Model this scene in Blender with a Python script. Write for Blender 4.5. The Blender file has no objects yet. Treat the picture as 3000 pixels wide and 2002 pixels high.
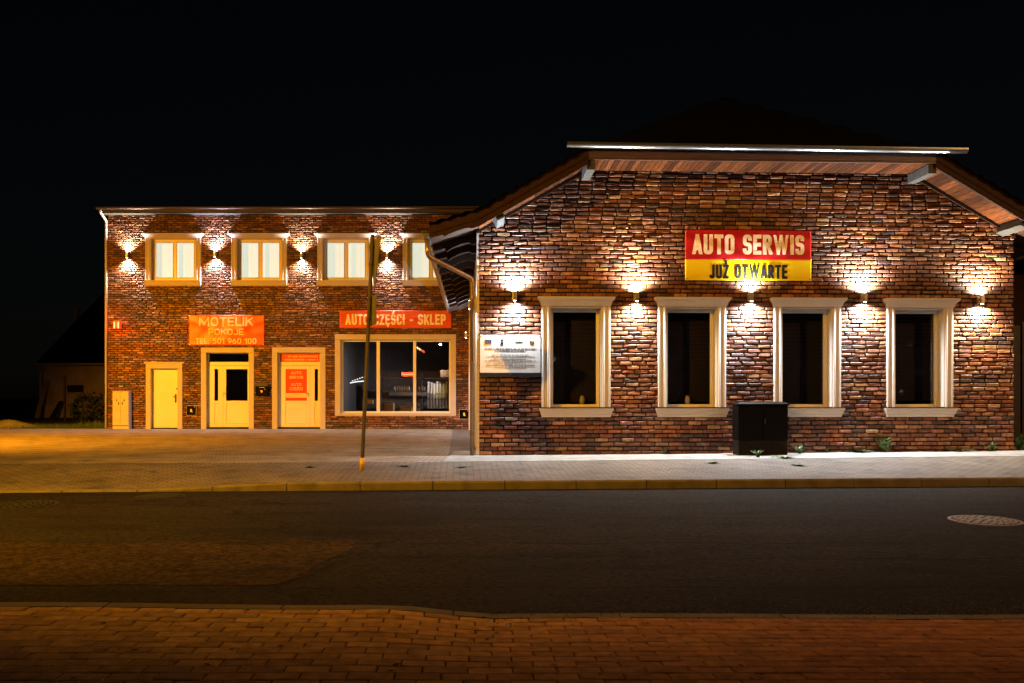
import bpy, bmesh, math, random
from mathutils import Vector, Matrix, noise

# ------------------------------------------------------------------ camera, world, exposure
S = bpy.context.scene
COL = S.collection
R = math.radians
F, HOR, CAMZ = 2500.0, 1166.0, 1.07          # focal length and horizon in photo pixels, eye height in metres
cd = bpy.data.cameras.new("camera"); cam = bpy.data.objects.new("camera", cd); COL.objects.link(cam)
cam.location = (0, 0, CAMZ); cam.rotation_euler = (R(90), 0, 0)
cd.lens = 36.0 * F / 3000.0; cd.sensor_width = 36; cd.shift_y = (HOR - 1001) / 3000.0
cd.clip_start = 0.1; cd.clip_end = 5000
S.camera = cam
W = bpy.data.worlds.new("World"); S.world = W; W.use_nodes = True
wn = W.node_tree; bg = wn.nodes["Background"]
sky = wn.nodes.new("ShaderNodeTexSky"); sky.sky_type = 'NISHITA'; sky.sun_disc = False
sky.sun_elevation = R(12); sky.sun_rotation = R(200)
wn.links.new(sky.outputs[0], bg.inputs[0]); bg.inputs[1].default_value = 0.00045
sd = bpy.data.lights.new("moon", 'SUN'); sd.energy = 0.004; sd.angle = R(0.5); sd.color = (.75, .85, 1)
so = bpy.data.objects.new("moon", sd); COL.objects.link(so); so.rotation_euler = (R(50), 0, R(-30))
S.view_settings.view_transform = 'Standard'; S.view_settings.look = 'None'
S.view_settings.exposure = 0; S.view_settings.gamma = 1
S.render.engine = 'CYCLES'
S.cycles.use_denoising = True
S.cycles.max_bounces = 6; S.cycles.diffuse_bounces = 3; S.cycles.glossy_bounces = 3
S.cycles.transparent_max_bounces = 12; S.cycles.sample_clamp_indirect = 4
S.cycles.caustics_reflective = False; S.cycles.caustics_refractive = False
SODIUM = (1.0, 0.42, 0.012)
STREET = dict(left=(-7.8, 6.5, 6.9), yard=(-17.0, 15.5, 6.2), right=(16.5, 6.8, 8.0))
STREET_P = dict(left=10500, yard=31000, right=5200)
LAMP_P = 880.0

# ------------------------------------------------------------------ frames of the two buildings
TH = R(2.4)
G0 = Vector((-0.62, 15.82, 0)); GU = Vector((math.cos(TH), math.sin(TH), 0)); GV = Vector((-math.sin(TH), math.cos(TH), 0))
MY = 29.4; MS = F / MY; MX0 = (316 - 1500) / MS
def gpx(px, py, y=0.0):
    """photo pixel -> (s, z) on the garage plane at local depth y"""
    d = Vector(((px - 1500) / F, 1, (HOR - py) / F)); o = Vector((0, 0, CAMZ))
    t = ((G0 + GV * y) - o).dot(GV) / d.dot(GV); p = o + d * t
    return (p - G0).dot(GU), p.z
def gw(s, y, z): p = G0 + GU * s + GV * y; return Vector((p.x, p.y, z))
def ms(px): return (px - 316) / MS
def mz(py): return CAMZ + (HOR - py) / MS
def mdeep(px, py, y):
    k = F / (MY + y); return (px - 1500) / k - MX0, CAMZ + (HOR - py) / k

# ------------------------------------------------------------------ mesh helpers
class MB:
    def __init__(s): s.v = []; s.f = []
    def poly(s, pts):
        n = len(s.v); s.v += [tuple(p) for p in pts]; s.f.append(tuple(range(n, n + len(pts)))); return s
    def box(s, x0, x1, y0, y1, z0, z1):
        n = len(s.v)
        s.v += [(x0,y0,z0),(x1,y0,z0),(x1,y1,z0),(x0,y1,z0),(x0,y0,z1),(x1,y0,z1),(x1,y1,z1),(x0,y1,z1)]
        s.f += [tuple(n+i for i in q) for q in ((0,3,2,1),(4,5,6,7),(0,1,5,4),(1,2,6,5),(2,3,7,6),(3,0,4,7))]; return s
    def loft(s, loops, cap=True):
        k = len(loops[0]); n = len(s.v)
        for L in loops: s.v += [tuple(p) for p in L]
        for i in range(len(loops) - 1):
            for j in range(k):
                a = n + i*k + j; b = n + i*k + (j+1) % k
                s.f.append((a, b, b + k, a + k))
        if cap:
            s.f.append(tuple(n + j for j in reversed(range(k)))); s.f.append(tuple(n + (len(loops)-1)*k + j for j in range(k)))
        return s
    def prism(s, pts, vec):
        v = Vector(vec); return s.loft([[Vector(p) for p in pts], [Vector(p) + v for p in pts]])
    def tube(s, path, r, n=8, cap=True):
        P = [Vector(p) for p in path]; loops = []; rr = r if isinstance(r, (list, tuple)) else [r]*len(P)
        prev = None
        for i, p in enumerate(P):
            t = ((P[min(i+1, len(P)-1)] - p).normalized() + (p - P[max(i-1, 0)]).normalized()).normalized()
            if prev is None:
                a = t.cross(Vector((0, 0, 1)))
                if a.length < 1e-3: a = t.cross(Vector((0, 1, 0)))
                a.normalize()
            else: a = (prev - t * prev.dot(t)).normalized()
            prev = a; b = t.cross(a)
            loops.append([p + (a*math.cos(2*math.pi*k/n) + b*math.sin(2*math.pi*k/n))*rr[i] for k in range(n)])
        return s.loft(loops, cap)
    def rings(s, levels):
        """stacked rectangles (z, half width, front proud, back)"""
        return s.loft([[(-h, b, z), (-h, -p, z), (h, -p, z), (h, b, z)] for z, h, p, b in levels])
    def cyl(s, c, r, h, axis='z', n=16):
        c = Vector(c); d = dict(x=Vector((h,0,0)), y=Vector((0,h,0)), z=Vector((0,0,h)))[axis]
        return s.tube([c, c + d], r, n)
    def mesh(s, name, recalc=True):
        m = bpy.data.meshes.new(name); m.from_pydata(s.v, [], s.f)
        if recalc:
            b = bmesh.new(); b.from_mesh(m); bmesh.ops.recalc_face_normals(b, faces=b.faces); b.to_mesh(m); b.free()
        return m
    def build(s, name, mat, parent=None, smooth=False, bevel=0, loc=None, rotz=None, recalc=True):
        m = s.mesh(name, recalc); return link(name, m, mat, parent, smooth, bevel, loc, rotz)
def link(name, m, mat, parent=None, smooth=False, bevel=0, loc=None, rotz=None):
    if not m.materials: m.materials.append(mat)
    if smooth:
        for p in m.polygons: p.use_smooth = True
    o = bpy.data.objects.new(name, m); COL.objects.link(o)
    if parent: o.parent = parent
    if loc: o.location = loc
    if rotz is not None: o.rotation_euler = (0, 0, rotz)
    if bevel:
        b = o.modifiers.new("bevel", 'BEVEL'); b.width = bevel; b.segments = 2; b.limit_method = 'ANGLE'
    return o
def tag(o, label=None, cat=None, group=None, kind=None):
    if label: o["label"] = label
    if cat: o["category"] = cat
    if group: o["group"] = group
    if kind: o["kind"] = kind
    return o
def thing(name, label, cat, loc=(0, 0, 0), rotz=0, group=None):
    o = bpy.data.objects.new(name, None); COL.objects.link(o); o.location = loc; o.rotation_euler = (0, 0, rotz)
    o.empty_display_size = .1
    return tag(o, label, cat, group)
def light(name, kind, loc, energy, color, parent, target=None, **k):
    d = bpy.data.lights.new(name, kind); d.energy = energy; d.color = color
    for a, b in k.items(): setattr(d, a, b)
    o = bpy.data.objects.new(name, d); COL.objects.link(o); o.parent = parent; o.location = loc
    if target is not None: o.rotation_euler = Vector(target).to_track_quat('-Z', 'Y').to_euler()
    return o

# ------------------------------------------------------------------ materials
def nodes(m): m.use_nodes = True; t = m.node_tree; return t, t.nodes["Principled BSDF"]
def pmat(name, col, rough=.6, metal=0., var=.2, scale=6., bump=0., bscale=80., stretch=(1,1,1), spec=.5, detail=5, coat=0):
    m = bpy.data.materials.new(name); t, p = nodes(m); N = t.nodes.new; L = t.links.new
    tc = N("ShaderNodeTexCoord"); mp = N("ShaderNodeMapping"); mp.inputs["Scale"].default_value = stretch
    L(tc.outputs["Object"], mp.inputs[0])
    n = N("ShaderNodeTexNoise"); n.inputs["Scale"].default_value = scale; n.inputs["Detail"].default_value = detail
    L(mp.outputs[0], n.inputs["Vector"])
    r = N("ShaderNodeMapRange"); r.inputs[1].default_value = .3; r.inputs[2].default_value = .7
    r.inputs[3].default_value = 1 - var; r.inputs[4].default_value = 1 + var
    L(n.outputs[0], r.inputs[0])
    x = N("ShaderNodeVectorMath"); x.operation = 'SCALE'; x.inputs[0].default_value = col[:3]
    L(r.outputs[0], x.inputs["Scale"]); L(x.outputs[0], p.inputs["Base Color"])
    p.inputs["Roughness"].default_value = rough; p.inputs["Metallic"].default_value = metal
    p.inputs["Specular IOR Level"].default_value = spec; p.inputs["Coat Weight"].default_value = coat
    if bump:
        n2 = N("ShaderNodeTexNoise"); n2.inputs["Scale"].default_value = bscale; n2.inputs["Detail"].default_value = 6
        L(mp.outputs[0], n2.inputs["Vector"])
        b = N("ShaderNodeBump"); b.inputs["Strength"].default_value = 1; b.inputs["Distance"].default_value = bump
        L(n2.outputs[0], b.inputs["Height"]); L(b.outputs[0], p.inputs["Normal"])
    return m
def emat(name, col, strength):
    m = bpy.data.materials.new(name); t, p = nodes(m)
    p.inputs["Base Color"].default_value = (*[c*.5 for c in col], 1); p.inputs["Emission Color"].default_value = (*col, 1)
    p.inputs["Emission Strength"].default_value = strength; p.inputs["Roughness"].default_value = .4
    return m
def glass(name, tint=.8, refl=1.0):
    m = bpy.data.materials.new(name); m.use_nodes = True; t = m.node_tree; t.nodes.clear(); N = t.nodes.new; L = t.links.new
    o = N("ShaderNodeOutputMaterial"); mx = N("ShaderNodeMixShader"); a = N("ShaderNodeBsdfTransparent"); g = N("ShaderNodeBsdfGlossy")
    a.inputs[0].default_value = (tint, tint, tint*1.02, 1); g.inputs["Roughness"].default_value = .03
    f = N("ShaderNodeFresnel"); f.inputs[0].default_value = 1.5; q = N("ShaderNodeMath"); q.operation = 'MULTIPLY'; q.inputs[1].default_value = refl
    L(f.outputs[0], q.inputs[0]); L(q.outputs[0], mx.inputs[0]); L(a.outputs[0], mx.inputs[1]); L(g.outputs[0], mx.inputs[2]); L(mx.outputs[0], o.inputs[0])
    return m
def brickmat(name, obj_colour, bump=.006, grime=.45, bscale=45., rough=.52, deposit=.34, spec=.5):
    """per-brick colour from the object or from the mesh attribute, with grain and soot in each brick"""
    m = bpy.data.materials.new(name); t, p = nodes(m); N = t.nodes.new; L = t.links.new
    tc = N("ShaderNodeTexCoord"); add = N("ShaderNodeVectorMath"); add.operation = 'ADD'; L(tc.outputs["Object"], add.inputs[0])
    if obj_colour:
        oi = N("ShaderNodeObjectInfo"); sc = N("ShaderNodeVectorMath"); sc.operation = 'SCALE'; sc.inputs[0].default_value = (31, 17, 23)
        L(oi.outputs["Random"], sc.inputs["Scale"]); L(sc.outputs[0], add.inputs[1]); src = oi.outputs["Color"]
    else:
        at = N("ShaderNodeAttribute"); at.attribute_name = "Col"; src = at.outputs["Color"]
    n = N("ShaderNodeTexNoise"); n.inputs["Scale"].default_value = 14; n.inputs["Detail"].default_value = 6; L(add.outputs[0], n.inputs["Vector"])
    r = N("ShaderNodeMapRange"); r.inputs[1].default_value = .32; r.inputs[2].default_value = .68
    r.inputs[3].default_value = 1 - grime; r.inputs[4].default_value = 1.25; L(n.outputs[0], r.inputs[0])
    x = N("ShaderNodeVectorMath"); x.operation = 'SCALE'; L(src, x.inputs[0]); L(r.outputs[0], x.inputs["Scale"])
    nd = N("ShaderNodeTexNoise"); nd.inputs["Scale"].default_value = 7; nd.inputs["Detail"].default_value = 8; nd.inputs["Roughness"].default_value = .7; L(add.outputs[0], nd.inputs["Vector"])
    rd = N("ShaderNodeMapRange"); rd.inputs[1].default_value = .56; rd.inputs[2].default_value = .72; rd.inputs[3].default_value = 0; rd.inputs[4].default_value = deposit; L(nd.outputs[0], rd.inputs[0])
    mx = N("ShaderNodeMix"); mx.data_type = 'RGBA'; L(rd.outputs[0], mx.inputs["Factor"]); L(x.outputs[0], mx.inputs["A"]); mx.inputs["B"].default_value = (.42, .34, .27, 1)
    L(mx.outputs["Result"], p.inputs["Base Color"]); p.inputs["Roughness"].default_value = rough; p.inputs["Specular IOR Level"].default_value = spec
    n2 = N("ShaderNodeTexNoise"); n2.inputs["Scale"].default_value = bscale; n2.inputs["Detail"].default_value = 7; L(add.outputs[0], n2.inputs["Vector"])
    b = N("ShaderNodeBump"); b.inputs["Distance"].default_value = bump; b.inputs["Strength"].default_value = 1
    L(n2.outputs[0], b.inputs["Height"]); L(b.outputs[0], p.inputs["Normal"])
    return m
def paving(name, c1, c2, cm, scale_rot=0., bw=.2, rh=.1):
    m = bpy.data.materials.new(name); t, p = nodes(m); N = t.nodes.new; L = t.links.new
    tc = N("ShaderNodeTexCoord"); mp = N("ShaderNodeMapping"); mp.inputs["Rotation"].default_value = (0, 0, scale_rot); L(tc.outputs["Object"], mp.inputs[0])
    b = N("ShaderNodeTexBrick"); L(mp.outputs[0], b.inputs["Vector"])
    b.inputs["Scale"].default_value = 1; b.inputs["Brick Width"].default_value = bw; b.inputs["Row Height"].default_value = rh
    b.inputs["Mortar Size"].default_value = .010; b.inputs["Mortar Smooth"].default_value = .3
    for k, c in (("Color1", c1), ("Color2", c2), ("Mortar", cm)): b.inputs[k].default_value = (*c, 1)
    n = N("ShaderNodeTexNoise"); n.inputs["Scale"].default_value = 1.1; n.inputs["Detail"].default_value = 8; n.inputs["Roughness"].default_value = .65; L(tc.outputs["Object"], n.inputs["Vector"])
    r = N("ShaderNodeMapRange"); r.inputs[1].default_value = .3; r.inputs[2].default_value = .7; r.inputs[3].default_value = .55; r.inputs[4].default_value = 1.25; L(n.outputs[0], r.inputs[0])
    x = N("ShaderNodeVectorMath"); x.operation = 'SCALE'; L(b.outputs["Color"], x.inputs[0]); L(x.outputs[0], p.inputs["Base Color"])
    n5 = N("ShaderNodeTexNoise"); n5.inputs["Scale"].default_value = 2.3; n5.inputs["Detail"].default_value = 9; n5.inputs["Roughness"].default_value = .72; L(tc.outputs["Object"], n5.inputs["Vector"])
    r5 = N("ShaderNodeMapRange"); r5.inputs[1].default_value = .36; r5.inputs[2].default_value = .47; r5.inputs[3].default_value = .42; r5.inputs[4].default_value = 1; L(n5.outputs[0], r5.inputs[0])
    m5 = N("ShaderNodeMath"); m5.operation = 'MULTIPLY'; L(r.outputs[0], m5.inputs[0]); L(r5.outputs[0], m5.inputs[1]); L(m5.outputs[0], x.inputs["Scale"])
    inv = N("ShaderNodeMath"); inv.operation = 'SUBTRACT'; inv.inputs[0].default_value = 1; L(b.outputs["Fac"], inv.inputs[1])
    n3 = N("ShaderNodeTexNoise"); n3.inputs["Scale"].default_value = 60; L(tc.outputs["Object"], n3.inputs["Vector"])
    ad = N("ShaderNodeMath"); ad.operation = 'MULTIPLY_ADD'; ad.inputs[1].default_value = .4; L(n3.outputs[0], ad.inputs[0]); L(inv.outputs[0], ad.inputs[2])
    bp = N("ShaderNodeBump"); bp.inputs["Distance"].default_value = .008; L(ad.outputs[0], bp.inputs["Height"]); L(bp.outputs[0], p.inputs["Normal"])
    p.inputs["Roughness"].default_value = .75
    return m
def asphalt(name, col, fleck=.5):
    m = bpy.data.materials.new(name); t, p = nodes(m); N = t.nodes.new; L = t.links.new
    tc = N("ShaderNodeTexCoord"); mp = N("ShaderNodeMapping"); mp.inputs["Scale"].default_value = (.3, 1, 1); L(tc.outputs["Object"], mp.inputs[0])
    def ns(sc, src, lo, hi, a=.3, b=.7, det=8, ro=.6):
        n = N("ShaderNodeTexNoise"); n.inputs["Scale"].default_value = sc; n.inputs["Detail"].default_value = det; n.inputs["Roughness"].default_value = ro; L(src, n.inputs["Vector"])
        r = N("ShaderNodeMapRange"); r.inputs[1].default_value = a; r.inputs[2].default_value = b; r.inputs[3].default_value = lo; r.inputs[4].default_value = hi; L(n.outputs[0], r.inputs[0]); return n, r
    _, big = ns(1.2, mp.outputs[0], .55, 1.45); n2, grain = ns(20, tc.outputs["Object"], 1 - fleck, 1 + fleck*1.3, .35, .68, 4, .7)
    _, stain = ns(2.6, mp.outputs[0], .55, 1.0, .36, .46)
    v = N("ShaderNodeTexVoronoi"); v.inputs["Scale"].default_value = 95; L(tc.outputs["Object"], v.inputs["Vector"])
    cr = N("ShaderNodeTexVoronoi"); cr.feature = 'DISTANCE_TO_EDGE'; cr.inputs["Scale"].default_value = .55
    wn_ = N("ShaderNodeTexNoise"); wn_.inputs["Scale"].default_value = 1.7; wn_.inputs["Detail"].default_value = 6; L(tc.outputs["Object"], wn_.inputs["Vector"])
    mv = N("ShaderNodeMix"); mv.data_type = 'RGBA'; mv.inputs["Factor"].default_value = .35; L(mp.outputs[0], mv.inputs["A"]); L(wn_.outputs["Color"], mv.inputs["B"]); L(mv.outputs["Result"], cr.inputs["Vector"])
    ck = N("ShaderNodeMapRange"); ck.inputs[1].default_value = .0; ck.inputs[2].default_value = .006; ck.inputs[3].default_value = .35; ck.inputs[4].default_value = 1; L(cr.outputs["Distance"], ck.inputs[0])
    cur = big.outputs[0]
    for o in (grain.outputs[0], stain.outputs[0], ck.outputs[0]):
        mu = N("ShaderNodeMath"); mu.operation = 'MULTIPLY'; L(cur, mu.inputs[0]); L(o, mu.inputs[1]); cur = mu.outputs[0]
    x = N("ShaderNodeVectorMath"); x.operation = 'SCALE'; x.inputs[0].default_value = col; L(cur, x.inputs["Scale"]); L(x.outputs[0], p.inputs["Base Color"])
    ad = N("ShaderNodeMath"); ad.operation = 'MULTIPLY_ADD'; ad.inputs[1].default_value = .7; L(n2.outputs[0], ad.inputs[0]); L(v.outputs["Distance"], ad.inputs[2])
    b = N("ShaderNodeBump"); b.inputs["Distance"].default_value = .012; L(ad.outputs[0], b.inputs["Height"]); L(b.outputs[0], p.inputs["Normal"])
    p.inputs["Roughness"].default_value = .85; p.inputs["Specular IOR Level"].default_value = .12
    return m
def woodmat(name, col):
    m = pmat(name, col, .7, var=.45, scale=5, stretch=(8, 1, 8), spec=.08); t = m.node_tree; p = t.nodes["Principled BSDF"]; src = p.inputs["Base Color"].links[0].from_socket
    oi = t.nodes.new("ShaderNodeObjectInfo"); r = t.nodes.new("ShaderNodeMapRange"); r.inputs[3].default_value = .45; r.inputs[4].default_value = 1.7
    v = t.nodes.new("ShaderNodeVectorMath"); v.operation = 'SCALE'; t.links.new(oi.outputs["Random"], r.inputs[0]); t.links.new(src, v.inputs[0]); t.links.new(r.outputs[0], v.inputs["Scale"]); t.links.new(v.outputs[0], p.inputs["Base Color"])
    return m
M = dict(
    brick=brickmat("brick_face", False), brick_o=brickmat("brick_face_single", True),
    mortar=pmat("dark_mortar", (.020, .013, .010), .95, var=.4, scale=9, bump=.004),
    white=pmat("white_render", (.48, .45, .42), .65, var=.06, scale=3, bump=.0006, bscale=120),
    pvc=pmat("white_plastic", (.76, .75, .71), .35, var=.04, scale=2),
    pane_tone_sheet=pmat('dark_tone_sheet', (.030, .025, .030), .9, var=.15, spec=.1),
    plaster=pmat("pale_plaster", (.70, .66, .60), .85, var=.12, scale=2.5, bump=.002),
    dark_frame=pmat("dark_sheet", (.02, .021, .024), .4, var=.2),
    glass=glass("window_glass", .82), dglass=glass("dark_window_glass", .7, 1.0),
    zinc=pmat("zinc", (.34, .37, .40), .3, .95, var=.12, scale=5),
    dark_gutter=pmat("dark_gutter", (.05, .03, .02), .45, .5, var=.2), copper_pipe=pmat("brown_pipe", (.30, .20, .12), .32, .7, var=.15, scale=5),
    roof=pmat("dark_roof_tile", (.0016, .0015, .0017), .98, var=.3, scale=4, bump=.003, spec=.04),
    barge=pmat("stained_board", (.022, .0085, .0036), .75, var=.35, spec=.2, scale=3, stretch=(6, 1, 6), bump=.001),
    fascia=pmat("dark_board", (.055, .026, .016), .55, var=.3, scale=3, stretch=(1, 6, 6)),
    plank=woodmat("soffit_plank_wood", (.060, .019, .006)),
    rafter=pmat("rafter_wood", (.035, .018, .011), .55, var=.3, scale=5, stretch=(1, 6, 6)),
    purlin=pmat("grey_beam_end", (.04, .04, .04), .85, var=.3, scale=9),
    black=pmat("black_cabinet", (.0030, .0026, .003), .6, var=.3, scale=7, bump=.0006, spec=.06),
    concrete=pmat("dark_concrete", (.010, .009, .008), .9, var=.35, spec=.1, scale=8, bump=.004, bscale=50),
    strip=pmat("pale_grit", (.25, .265, .28), .95, var=.28, scale=4, bump=.01, bscale=40),
    kerb=pmat("kerb_concrete", (.12, .105, .09), .85, var=.3, scale=5, bump=.003),
    road=asphalt("asphalt", (.0155, .0130, .0130), .8), patch=asphalt("old_asphalt", (.029, .0185, .0105), .95),
    tar=pmat("tar", (.005, .005, .005), 1.0, var=.2, spec=.0),
    forecourt=paving("forecourt_pavers", (.35, .305, .26), (.27, .235, .20), (.06, .05, .04), R(0)),
    walk=paving("sidewalk_pavers", (.17, .145, .13), (.13, .11, .10), (.035, .03, .028), -R(3.5)),
    bedding=pmat("dark_joint_sand", (.030, .018, .012), .95, var=.4, scale=20, bump=.004),
    paver=brickmat("paver", False, .004, .3, 90, .85, .12, .2), paver_o=brickmat("paver_single", True, .004, .3, 90, .85, .12, .2),
    soil=pmat("dark_soil", (.03, .028, .02), .95, var=.4, scale=2, bump=.02, bscale=10),
    grass=pmat("grass_blade", (.06, .11, .035), .6, var=.35, scale=3), weed=pmat("weed_leaf", (.07, .13, .04), .55, var=.3, scale=9),
    leaf=pmat("dry_leaf", (.24, .12, .04), .7, var=.4, scale=30), dleaf=pmat("dark_leaf", (.03, .016, .008), .7, var=.4, scale=30),
    bush=pmat("dark_bush_leaf", (.03, .045, .02), .6, var=.4, scale=5),
    iron=pmat("cast_iron", (.16, .13, .12), .55, .4, var=.3, scale=14, bump=.001), iron_d=pmat("dark_iron", (.010, .009, .008), .9, .0, var=.3, scale=14),
    red=pmat("red_banner", (.44, .012, .012), .3, var=.08, scale=3), yellow=pmat("yellow_banner", (.86, .68, .008), .3, var=.06, scale=3),
    orange=pmat("red_orange_banner", (.60, .040, .014), .38, var=.08, scale=3),
    cream=pmat("cream_print", (.86, .70, .46), .85, spec=.08, var=.04), wht=pmat("white_print", (.85, .80, .72), .85, spec=.08, var=.04), ink=pmat("black_print", (.02, .02, .018), .85, spec=.08, var=.1),
    grey_ink=pmat("grey_print", (.18, .17, .17), .6, var=.1), blue=pmat("blue_print", (.02, .025, .16), .5, var=.05), gold=pmat("gold_print", (.75, .55, .05), .5, var=.05), green=pmat("green_print", (.10, .30, .05), .5),
    board=pmat("board_white", (.80, .79, .76), .45, var=.03),
    cab=pmat("cabinet_grey", (.52, .50, .44), .6, var=.08, scale=4, bump=.0008), steel=pmat("steel", (.45, .45, .45), .3, .9, var=.1),
    pole=pmat("galvanised_pole", (.045, .038, .03), .75, .0, var=.25, scale=6), signback=pmat("sign_back", (.16, .15, .14), .5, .3, var=.15), rustyel=pmat("yellow_paint", (.62, .40, .06), .6, var=.3, scale=15),
    card=pmat("cardboard", (.42, .28, .15), .8, var=.15, scale=6), shelf=pmat("shelf_metal", (.12, .11, .11), .5, var=.2), room=pmat("dark_room_wall", (.20, .19, .20), .8, var=.15, scale=1.5),
    bottle=pmat("bottle_plastic", (.20, .12, .06), .3, var=.3, scale=12), goods=pmat("packed_goods", (.25, .22, .20), .5, var=.6, scale=15),
    curtain=emat("lit_curtain", (.94, 1.0, .80), .90), lens=emat("lamp_lens", (1, .93, .82), 30), sodium=emat("sodium_lens", (1, .6, .15), 60),
    glow_red=emat("glow_red", (1, .10, .03), 2.6), glow_hot=emat("glow_hot", (1, .34, .12), 3), glow_white=emat("glow_white", (.75, .88, 1), 2.6), glow_yel=emat("glow_yellow", (1, .75, .25), 3),
    beacon=emat("red_beacon", (1, .03, .01), 1.5), bulb=emat("beacon_tube", (1, .42, .12), 1.8),
    lampbody=pmat("lamp_aluminium", (.42, .40, .37), .4, .7, var=.1),
    house=pmat("house_plaster", (.62, .53, .45), .9, var=.2, scale=1.5, bump=.003), fence=pmat("dark_fence", (.02, .018, .017), .6, var=.3),
    neighbour=pmat("neighbour_plaster", (.22, .12, .08), .9, var=.2, scale=1),
)

# ------------------------------------------------------------------ lettering: each glyph is a set of strokes
GLYPH = {   # relative width, strokes (closed?, rounded?, points in the unit box)
 'A': (1.08, [(0,0,[(0,0),(.46,1)]), (0,0,[(.54,1),(1,0)]), (0,0,[(.2,.24),(.8,.24)])]), 'U': (1, [(0,1,[(0,1),(0,0),(1,0),(1,1)])]), 'T': (.92, [(0,0,[(0,1),(1,1)]), (0,0,[(.5,1),(.5,0)])]),
 'O': (1.05, [(1,1,[(0,0),(1,0),(1,1),(0,1)])]), '0': (1, [(1,1,[(0,0),(1,0),(1,1),(0,1)])]), 'S': (.95, [(0,1,[(1,.74),(1,1),(0,1),(0,.52),(1,.5),(1,0),(0,0),(0,.26)])]),
 'E': (.82, [(0,0,[(0,0),(0,1)]), (0,0,[(0,1),(1,1)]), (0,0,[(0,.5),(.88,.5)]), (0,0,[(0,0),(1,0)])]), 'R': (1, [(0,0,[(0,0),(0,1)]), (0,1,[(0,1),(.95,1),(.95,.5),(0,.5)]), (0,0,[(.5,.5),(1,0)])]),
 'W': (2.1, [(0,0,[(0,1),(.23,0)]), (0,0,[(.27,0),(.48,1)]), (0,0,[(.52,1),(.73,0)]), (0,0,[(.77,0),(1,1)])]), 'I': (.0, [(0,0,[(0,0),(0,1)])]), 'J': (.75, [(0,1,[(0,.2),(0,0),(1,0),(1,1)])]), 'Z': (.92, [(0,0,[(0,1),(1,1)]), (0,0,[(1,1),(0,0)]), (0,0,[(0,0),(1,0)])]),
 'C': (1, [(0,1,[(1,.7),(1,1),(0,1),(0,0),(1,0),(1,.3)])]), 'K': (1, [(0,0,[(0,0),(0,1)]), (0,0,[(1,1),(.05,.42)]), (0,0,[(.36,.6),(1,0)])]), 'L': (.78, [(0,0,[(0,1),(0,0)]), (0,0,[(0,0),(1,0)])]), 'P': (.95, [(0,0,[(0,0),(0,1)]), (0,1,[(0,1),(1,1),(1,.45),(0,.45)])]),
 'M': (1.5, [(0,0,[(0,0),(.03,1)]), (0,0,[(.06,1),(.5,.12)]), (0,0,[(.5,.12),(.94,1)]), (0,0,[(.97,1),(1,0)])]), '5': (.95, [(0,0,[(1,1),(.1,1)]), (0,1,[(.1,1),(.04,.58),(1,.62),(1,0),(0,0),(0,.2)])]), '1': (.45, [(0,0,[(1,0),(1,1)]), (0,0,[(1,1),(0,.8)])]), '6': (1, [(1,1,[(0,0),(1,0),(1,.58),(0,.58)]), (0,1,[(0,.4),(.02,.6),(.75,1)])]), '9': (1, [(1,1,[(0,.42),(1,.42),(1,1),(0,1)]), (0,1,[(1,.6),(.98,.4),(.25,0)])]),
 '.': (.0, [(0,0,[(0,0),(0,.02)])]), '-': (.5, [(0,0,[(0,.42),(1,.42)])]), ' ': (.35, [])}
GLYPH['Ż'] = (GLYPH['Z'][0], GLYPH['Z'][1] + [(0,0,[(.5,1.28),(.5,1.38)])]); GLYPH['Ś'] = (GLYPH['S'][0], GLYPH['S'][1] + [(0,0,[(.42,1.24),(.66,1.42)])])
GLYPH['Ę'] = (GLYPH['E'][0], GLYPH['E'][1] + [(0,1,[(.72,0),(.55,-.26),(.95,-.28)])])
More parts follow.
